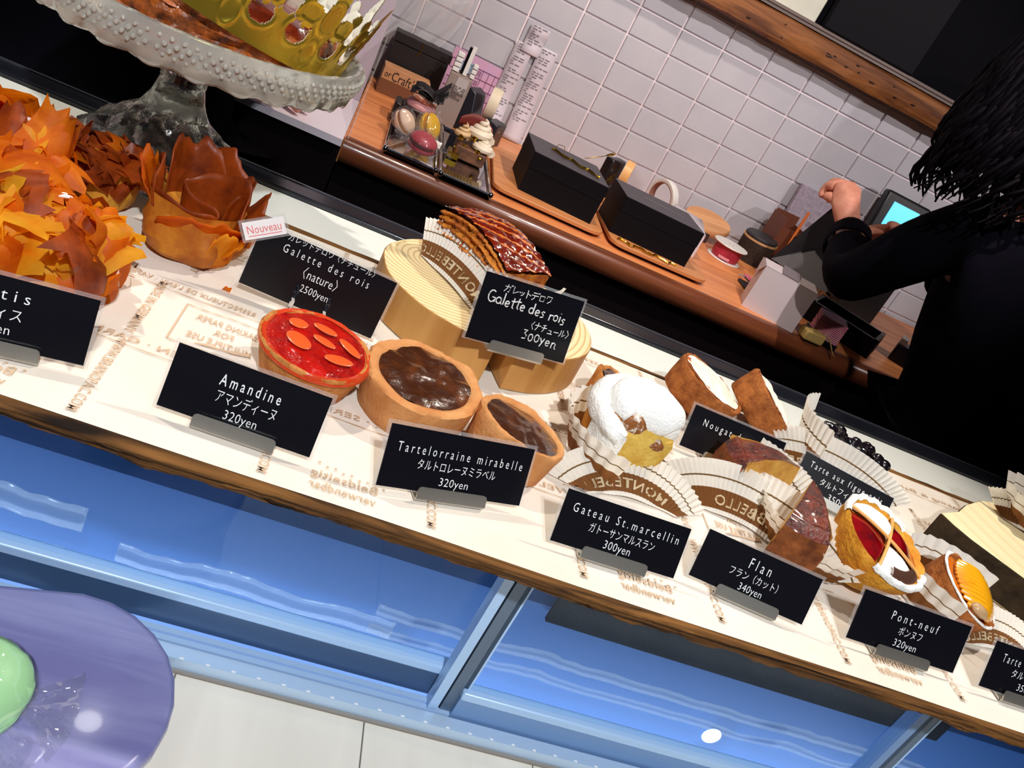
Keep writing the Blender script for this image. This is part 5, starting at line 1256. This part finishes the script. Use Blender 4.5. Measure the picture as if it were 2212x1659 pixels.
# nougat tarts
NG = mat('icing_white', S(240, 226, 206), .7, .2, var=S(252, 248, 240), vs=50, bump=.3, bs=200)
for (lb, loc, rot, sd) in (('powdered nougat tart lying flat, left of the pair behind the Nougat tag', (.372, .690, .008), (R(2), R(16), 0), 21), ('powdered nougat tart tipped up on its edge, right of the pair behind the Nougat tag', (.440, .705, .0125), (R(4), R(33), R(0)), 27)):
    t = round_tart('nougat_tart', lb, loc, rot, .0375, .034, .030, .005, CRUST2, NG, .0005, .003, .03, sd, 'nougat tarts', fill_lump=.002)
    m = M().lathe([(.0335, .0296), (.0305, .0302), (.0295, .0306)], 48, fn=lambda p, a, k: p*(1+.02*noise.noise(Vector((math.cos(a)*4+sd, math.sin(a)*4, k)))))
    obj('jam_ring', m, mat('brown_jam', S(176, 84, 36), .5, var=S(206, 120, 60), vs=60), t)

# ---------------- paper cases
PW = mat('case_paper', S(252, 248, 240), .7, .15, transl=.36)
PB = mat('case_brown', S(140, 92, 52), .7, .15, transl=.36)
PL = mat('case_line', S(120, 92, 54), .7, .1, transl=.2)
PT = mat('case_print', S(236, 216, 178), .7, transl=.4)
SB = [0, .06, .085, .44, .465, .60, .64, .67, .70, .85, 1.0]
BM = [0, 0, 1, 1, 0, 0, 0, 2, 0, 0]
def paper_case(label, base, yaw, lean, R0, R1, ha, text=None, t0=.5, tw=.8, flip=True, back=None, NP=30, cone=None, amp=.0010):
    """fluted paper case: a fan-shaped front wall (flattened by the cut side it leans on) and a curved wall behind"""
    t = thing('paper_case', label, 'paper case', base, (0, 0, R(yaw)), 'fluted paper cases')
    L = R(lean)
    def pos(ph, s, off=0):
        r = R0+(R1-R0)*s
        x = r*math.sin(ph); q = r*math.cos(ph)-R0*math.cos(ha*.55)*.0-R0
        n = amp*(.35+s)*math.sin(ph/ha*NP*PI*.5*2)-abs(ph)**2*.012+off
        return Vector((x, q*math.cos(L)+n*math.sin(L)*-1, max(.0006, q*math.sin(L)+n*math.cos(L)+.0016+(R0*(1-math.cos(ph)))*math.sin(L))))
    m = M(); NU = NP*4+1
    m.grid(lambda u, v: pos(-ha+2*ha*u, SB[int(round(v*10))]), NU, 11, mf=lambda i, j: BM[j])
    obj('front_wall', m, [PW, PB, PL], t, smooth=25)
    if text:
        mm = M()
        def fn(a, b):
            ph = ha*((.5-a)*2*tw+ (t0-.5)*2) if flip else ha*((a-.5)*2*tw+(t0-.5)*2)
            return pos(ph, .17+.20*b, .0007)
        put_text(mm, text, fn, 1.1, .015)
        obj('lettering', mm, PT, t, smooth=0)
    if cone:
        cxl, cyl, c0, c1, a0, a1, hh = cone
        m = M(); NC = 64
        def fc(u, v):
            s = SB[int(round(v*10))]; a = R(a0+(a1-a0)*u); r = c0+(c1-c0)*s+amp*(.3+s)*math.sin(u*NC*1.5)
            return (cxl+r*math.cos(a), cyl+r*math.sin(a), .001+hh*s)
        m.grid(fc, 200, 11, mf=lambda i, j: BM[j])
        obj('back_wall', m, [PW, PB, PL], t, smooth=25)
    return t
def wedge(m, Rr, ang, h, z0=0, crust=.005, mats=(0, 1, 2), droop=.0, n=14):
    """pie slice: apex at origin, round crust end towards +x; slots: custard, crust, skin"""
    c, k, s = mats; H = ang/2
    def ring(r, z): return [Vector((r*math.cos(-H+ang*i/n), r*math.sin(-H+ang*i/n), z)) for i in range(n+1)]
    # crust end
    def fe(u, v):
        a = -H+ang*u; pr = [(Rr-.012, 0), (Rr-.004, .002), (Rr+.001, h*.28), (Rr+.001, h*.58), (Rr-.003, h*.84), (Rr-.009, h*1.0), (Rr-.014, h*.99)][int(round(v*6))]
        w = 1+.02*noise.noise(Vector((a*9, v*4, 3)))
        return (pr[0]*w*math.cos(a), pr[0]*w*math.sin(a), z0+pr[1])
    m.grid(fe, n+1, 7, k, mf=lambda i, j: s if j >= 4 else k)
    def ft(u, v):
        r = .001+(Rr-.012-.001)*v; a = -H+ang*u
        return (r*math.cos(a), r*math.sin(a), z0+h*(.97+.03*v)+.0022*noise.noise(Vector((r*70*math.cos(a), r*70*math.sin(a), 7)))+droop*math.sin(v*PI))
    m.grid(ft, n+1, 16, s)
    for sg in (-1, 1):
        def fs(u, v): 
            r = .001+(Rr-.006)*u; zz = h*(.97+.03*u)+droop*math.sin(u*PI); b = noise.noise(Vector((u*12, v*6, sg)))*.0012
            a = sg*H; return (r*math.cos(a)-sg*math.sin(a)*b, r*math.sin(a)+sg*math.cos(a)*b, z0+zz*v+.0022*noise.noise(Vector((r*70*math.cos(a), r*70*math.sin(a), 7)))*v)
        m.grid(fs, 18, 8, mf=lambda i, j: k if j == 0 else c)
    m.grid(lambda u, v: ((.001+(Rr-.006)*v)*math.cos(-H+ang*u), (.001+(Rr-.006)*v)*math.sin(-H+ang*u), z0), n+1, 4, k)
CUST = mat('yellow_custard', S(222, 172, 82), .5, .3, var=S(186, 124, 50), vs=50)
SKINF = mat('flan_skin', S(62, 20, 12), .26, .6, var=S(132, 46, 24), vs=70, coat=.5, bump=.5, bs=420, ramp=(.40, .68))
FCR = mat('flan_crust', S(158, 90, 42), .6, .25, var=S(92, 44, 20), vs=70, bump=.35, bs=300)
def flan(label, loc, rot, Rr, ang, h):
    t = thing('flan_slice', label, 'flan', loc, rot, 'flan slices')
    for nm, idx, mt in (('custard', 0, CUST), ('crust', 1, FCR), ('skin', 2, SKINF)):
        m = M(); wedge(m, Rr, R(ang), h, droop=.004)
        k = M(); k.v = m.v; k.f = [f for f, i in zip(m.f, m.m) if i == idx]; k.m = [0]*len(k.f)
        o = obj(nm, k, mt, t, smooth=60)
        bm = bmesh.new(); bm.from_mesh(o.data); bmesh.ops.delete(bm, geom=[v for v in bm.verts if not v.link_faces], context='VERTS'); bm.to_mesh(o.data); bm.free()
flan('flan slice with its brown crust facing left, in the left paper case', (.424, .556, .003), (R(4), R(6), R(178)), .066, 44, .046)
flan('long flan slice with dark shiny skin, behind the Flan tag on the right', (.420, .538, .0155), (R(4), R(10), R(-110)), .070, 30, .040)
paper_case('white and brown fluted paper case round the left flan slice', (.366, .518, .0012), -6, 58, .042, .084, R(52), 'MONTEBELLO', .72, .85, cone=(.010, .030, .034, .050, -25, 75, .042))
paper_case('wide white and brown fluted paper case with lettering, behind the Flan tag', (.397, .503, .0012), -42, 60, .050, .096, R(50), 'MONTEBELLO', .42, .85, cone=(.02, .030, .036, .052, 190, 375, .03))

# sugar-dusted cake
t = thing('sugar_cake', 'yellow cake with a curled brown crust thickly dusted with powdered sugar', 'cake', (.262, .540, .0015), (R(2), R(-3), R(10)))
def fcake(p, a, k):
    q = Vector(p); n = noise.noise(Vector((math.cos(a)*1.6, math.sin(a)*1.6, k*.2))); q *= (1+.08*n); q.z = p.z
    if q.y < -.02: q.y = -.02-(q.y+.02)*-.35
    return q
m = M().lathe([(0, 0), (.028, 0), (.031, .004), (.034, .02), (.036, .036), (.033, .042), (.02, .047), (0, .05)], 56, fn=fcake, mf=lambda i, j: 1 if 24 < i < 36 else 0).noise(.0012, 90)
obj('sponge', m, [mat('yellow_sponge', S(226, 190, 96), .8, .1, var=S(206, 160, 66), vs=70, bump=.4, bs=400), mat('sponge_crust', S(206, 136, 44), .7, .2, var=S(176, 100, 34), vs=60)], t)
def rim_curl(a0, a1, r0_, r1_, z0, z1, tk):
    return lambda s: Vector(((r0_+(r1_-r0_)*s)*math.cos(R(a0+(a1-a0)*s)), (r0_+(r1_-r0_)*s)*math.sin(R(a0+(a1-a0)*s)), z0+(z1-z0)*s))
m = M(); c = rim_curl(235, 20, .035, .022, .040, .060, 0)
m.tube([c(k/40) for k in range(41)], lambda s: .006+.0045*math.sin(PI*min(1, s*1.1)), 20); m.noise(.0030, 60, 4); m.noise(.0014, 190, 5)
c = rim_curl(225, 60, .022, .012, .052, .062, 0)
b0 = len(m.v); m.tube([c(k/18) for k in range(19)], lambda s: .007+.003*math.sin(PI*s), 12); m.noise(.002, 80, 6, b0)
b0 = len(m.v); m.ball((.010, .004, .052), .028, 0, 30, sq=(1.0, .9, .60)); m.ball((.022, -.010, .040), .013, 0, 20, sq=(.9, .7, 1.2)); m.noise(.003, 60, 9, b0)
b0 = len(m.v); m.grid(lambda u, v: ((.0365+.003*v)*math.cos(R(190+48*u)), (.0365+.003*v)*math.sin(R(190+48*u)), .022+.024*v), 12, 8); m.noise(.0015, 120, 3, b0)
o = obj('sugar_crust', m, POWDER, t, smooth=80)
m = M(); m.ball((-.010, -.010, .046), .016, 0, 24, sq=(1.25, .75, .55)); m.ball((.010, -.021, .037), .009, 0, 18, sq=(1.1, .5, .8)); m.noise(.002, 90, 3)
obj('browned_top', m, mat('browned_sugar', S(140, 84, 40), .7, .2, var=S(244, 238, 228), vs=130, bump=.3, bs=300, ramp=(.50, .62)), t)
paper_case('white and brown fluted paper case in front of the sugar-dusted cake', (.270, .497, .0012), 8, 40, .042, .080, R(62), 'MONTEBELLO', .40, .80, cone=(-.004, .040, .036, .052, 60, 250, .035))

# galette slice on the wood slice
WS = .0365
t = thing('galette_slice', 'glazed slice of layered galette in a paper case on the wood slice', 'cake', (.128, .690, WS+.002), (R(4), R(2), R(-55)))
m = M(); LL, WW, HH = .098, .050, .042
layers = 7
def fside(u, v):
    x = -LL/2+LL*u; n = noise.noise(Vector((u*14, v*9, 2)))*.003+noise.noise(Vector((u*40, v*30, 5)))*.0015+.002*math.sin(v*PI*layers*2)
    bulge = math.sin(u*PI)*.010
    return (x, -.012+n, (HH+bulge-.004)*v)
m.grid(fside, 70, 36, 0)
m.grid(lambda u, v: (LL/2+.002*noise.noise(Vector((u*9, v*12, 1))), -.012+WW*u, (HH-.004)*v), 16, 16, 0)
m.grid(lambda u, v: (-LL/2+.003*noise.noise(Vector((u*9, v*12, 1))), -.012+WW*u, (HH-.004)*v), 16, 16, 0)
m.grid(lambda u, v: (-LL/2+LL*u, -.012+WW, (HH-.004)*v), 8, 4, 0)
obj('puff_layers', m, mat('puff_layers', S(222, 140, 46), .6, .3, var=S(150, 70, 20), vs=70, bump=.7, bs=240), t, smooth=50)
m = M()
def score(x, y): return (y*1.15-x*.62-(x+.05)**2*5.5)*150
def ftop(u, v):
    x = -LL/2-.001+(LL+.002)*u; y = -.0125+(WW+.002)*v
    s = score(x, y); rib = abs(math.sin(s))**.5
    return (x, y, HH+math.sin(u*PI)*.010-.012*max(0, v-.75)+.0016*rib-.002+.0012*noise.noise(Vector((x*200, y*200, 1))))
m.grid(ftop, 130, 50, 0, mf=lambda i, j: 1 if abs(math.sin(score(-LL/2+LL*i/129, -.0125+WW*j/49))) < .20 else 0)
obj('glazed_top', m, [mat('red_brown_glaze', S(128, 30, 8), .10, .6, var=S(92, 20, 8), vs=60, coat=1, bump=.25, bs=330), mat('score_lines', S(206, 110, 34), .35, .5, coat=.4)], t, smooth=70)
paper_case('fluted paper case with brown band round the galette slice', (.111, .664, WS+.0012), -57, 62, .060, .102, R(48), 'MONTEBELLO', .40, .85, cone=(.01, .045, .04, .05, -30, 40, .035))

# wood slices used as risers
def wood_slice(label, loc, outline, h, bark, top, slit=None, rot=0):
    t = thing('wood_slice', label, 'wood slice', loc, (0, 0, rot))
    m = M(); m.prism(outline, 0, h, 1, ms=0)
    o = obj('wood', m, [bark, top], t, smooth=30); bevel(o, .0022, 3)
    return t
pts = []
n = 96
for k in range(n+1):
    a = R(-78)+ (2*PI-R(11))*k/n
    r = .0945*(1+.02*math.sin(a*2+1)+.012*noise.noise(Vector((math.cos(a)*3, math.sin(a)*3, 1))))
    pts.append((r*math.cos(a)*1.02, r*math.sin(a)*.98))
a0, a1 = R(-78), R(-89)
pts += [(.030*math.cos(R(-86)), .030*math.sin(R(-86))), (.028*math.cos(R(-82)), .028*math.sin(R(-82)))]
wood_slice('thick round wood slice with growth rings and a split, under the galette slice', (.151, .679, .0012), pts, .0353,
    wood('peeled_side', S(206, 156, 90), S(176, 122, 62), (30, 30, 4), .5, .3, .1), rings('ring_top', S(236, 214, 168), S(196, 156, 96), (-.052, .022), 60))
# big bright slab with dark bark end at the right
pts = [(.606, .606), (.612, .590), (.622, .575), (.645, .552), (.668, .530), (.70, .515), (.80, .53), (.86, .60), (.84, .69), (.78, .705), (.70, .672), (.664, .647), (.64, .625)]
wood_slice('pale wood slab with a dark bark end at the right edge of the board', (.72, .61, .0012), [(x-.72, y-.61) for x, y in pts], .034,
    mat('bark', S(66, 52, 36), .9, .1, var=S(40, 32, 24), vs=60, bump=.8, bs=120), rings('slab_top', S(246, 230, 186), S(238, 216, 166), (.3, .1), 14))
paper_case('fluted paper case on the pale wood slab at the right edge', (.735, .628, .0362), -40, 55, .04, .075, R(50), None, cone=(0, .034, .034, .05, -160, 160, .03), amp=.002)
round_tart('dark_tart', 'dark tart in a paper case on the pale wood slab, cut by the right edge', (.752, .650, .0362), (0, 0, 0), .026, .024, .022, .004, CRUST2, CUSTARD, -.001, .002, .03, 33)

# fig tart
t = round_tart('fig_tart', 'tart topped with glossy dark figs in a paper case, behind the figue epis tag', (.540, .676, .0015), (R(-4), R(6), 0), .034, .031, .024, .005, CRUST2, mat('fig_jam', S(40, 18, 22), .2, .5, coat=.5), -.002, .003, .03, 41)
FG = mat('dark_fig', S(20, 12, 18), .12, .6, coat=1, bump=.3, bs=200)
r = random.Random(4)
for k in range(22):
    a = r.uniform(0, 2*PI); q = .031*math.sqrt(r.random())
    obj('fig_piece', M().ball((q*math.cos(a), q*math.sin(a), .031+r.uniform(-.001, .006)), r.uniform(.005, .008), 0, 14, sq=(1.1, .9, .8)).noise(.0015, 200, k), FG, t)
paper_case('white fluted paper case round the fig tart, left side standing high', (.513, .634, .0012), -20, 66, .052, .098, R(50), 'MONTEBELLO', .25, .85, cone=(.004, .035, .040, .058, 135, 235, .056))

# pont-neuf tart
t = thing('pont_neuf_tart', 'round puff tart with red jelly and white sugar quarters, behind the Pont-neuf tag', 'tart', (.4645, .503, .0058), (R(15), R(9), R(0)))
m = M()
def fs(p, a, k):
    sc = math.sin(a*9); n = noise.noise(Vector((math.cos(a)*5, math.sin(a)*5, k*.7)))
    q = p*(1+(.03*abs(sc) if k in (5, 6, 7) else 0)+.03*n); q.z = p.z+(.0015*abs(sc) if k in (5, 6, 7) else 0); return q
m.lathe([(0, 0), (.014, 0), (.020, .002), (.028, .010), (.0345, .021), (.0385, .032), (.0400, .039), (.0388, .0420), (.0362, .0415), (.034, .038), (0, .037)], 108, fn=fs)
obj('shell', m, mat('puff_shell', S(232, 172, 62), .65, .2, var=S(206, 128, 34), vs=60, bump=.6, bs=240), t, smooth=60)
def quarter(a0, a1, z, dm):
    def f(u, v):
        rr = .0352*v; a = R(a0+(a1-a0)*u); e = 1-v**3
        return (rr*math.cos(a)+.0012*math.cos(R((a0+a1)/2)), rr*math.sin(a)+.0012*math.sin(R((a0+a1)/2)), z+dm*e*math.sin(PI*min(1, .15+v*.85))+.0007*noise.noise(Vector((rr*90*math.cos(a), rr*90*math.sin(a), 2))))
    return M().grid(f, 22, 12)
JEL = mat('red_jelly', S(160, 6, 12), .06, .6, var=S(84, 4, 12), vs=40, coat=1, bump=.12, bs=160)
for a0, mt, nm, dm in ((150, JEL, 'jelly_quarter', .004), (240, POWDER, 'sugar_quarter', .004), (330, JEL, 'jelly_quarter', .008), (60, POWDER, 'sugar_quarter', .007)):
    obj(nm, quarter(a0+2, a0+88, .0392, dm), mt, t, smooth=80)
STR = mat('pastry_strip', S(236, 172, 96), .5, .3, bump=.1)
for a in (150, 240):
    q = [Vector((.0375*math.cos(R(a))*s_, .0375*math.sin(R(a))*s_, .0415+.0038*(1-s_*s_))) for s_ in [k/8-1 for k in range(17)]]
    obj('pastry_strip', M().tube(q, .00125, 8), STR, t)
for lo, hi in ((235, 335), (40, 165)):
    m = M(); cs = [(.0405, .0385), (.0408, .0412), (.0392, .0432), (.0370, .0430), (.0355, .0410)]
    def fr_(u, v):
        a = R(lo+(hi-lo)*u); r_, z_ = cs[int(round(v*4))]; k = 1+.03*abs(math.sin(a*9))+.014*noise.noise(Vector((math.cos(a)*22, math.sin(a)*22, v*2)))
        return (r_*k*math.cos(a), r_*k*math.sin(a), z_+.0014*abs(math.sin(a*9))+.0006*noise.noise(Vector((math.cos(a)*30, math.sin(a)*30, v*3))))
    m.grid(fr_, 60, 5); obj('sugar_rim', m, POWDER, t, smooth=80)
m = M(); m.grid(lambda u, v: ((.0352-.009*v)*math.cos(R(262+60*u)), (.0352-.009*v)*math.sin(R(262+60*u)), .0416+.0028*math.sin(v*PI*.6)), 16, 4)
obj('dark_cream', m, mat('brown_cream', S(72, 38, 24), .6), t)

# peach tart
t = round_tart('peach_tart', 'peach tart with fanned orange slices and a sugared rim at the right edge', (.560, .498, .0115), (R(14), R(19), R(-6)), .036, .033, .027, .004, CRUST2, mat('peach_base', S(206, 110, 30), .3, .4), -.002, .0, .02, 51)
obj('sugar_rim', M().lathe([(.0362, .0255), (.0364, .0264), (.0350, .0272), (.0338, .0270), (.0332, .0262)], 64, fn=lambda p, a, k: p*(1+.03*noise.noise(Vector((math.cos(a)*9, math.sin(a)*9, k*.4))))), POWDER, t)
PCH = mat('peach_slice', S(240, 168, 20), .15, .5, var=S(226, 120, 14), vs=40, coat=.8, ramp=(.5, .8))
for k in range(11):
    y = -.024+k*.0046; wdt = math.sqrt(max(.0001, .0295**2-y*y))
    p = [Vector((-wdt*.78+2*wdt*.9*s, y-.004*math.sin(PI*s), .0262+.0085*math.sin(PI*s)*(wdt/.03)+.0002*k)) for s in [i/10 for i in range(11)]]
    obj('peach_slice', M().tube(p, lambda s: .0034*math.sin(PI*(.12+.76*s))+.0006, 8), PCH, t)
m = M().ball((-.002, -.027, .03), .009, 0, 18, sq=(1.2, .7, .6)).noise(.001, 90)
t.scale = (.90, .90, .90); t.location = (.5600, .4985, .0100)
obj('clear_glaze', m, mat('glaze_clear', S(236, 206, 160), .1, .5, trans=.5, coat=.6), t)
paper_case('fluted paper case with lettering in front of the peach tart', (.600, .466, .0012), 2, 44, .040, .074, R(54), 'MONTEBELLO', .50, .8, cone=(-.034, .034, .040, .052, 20, 235, .034))
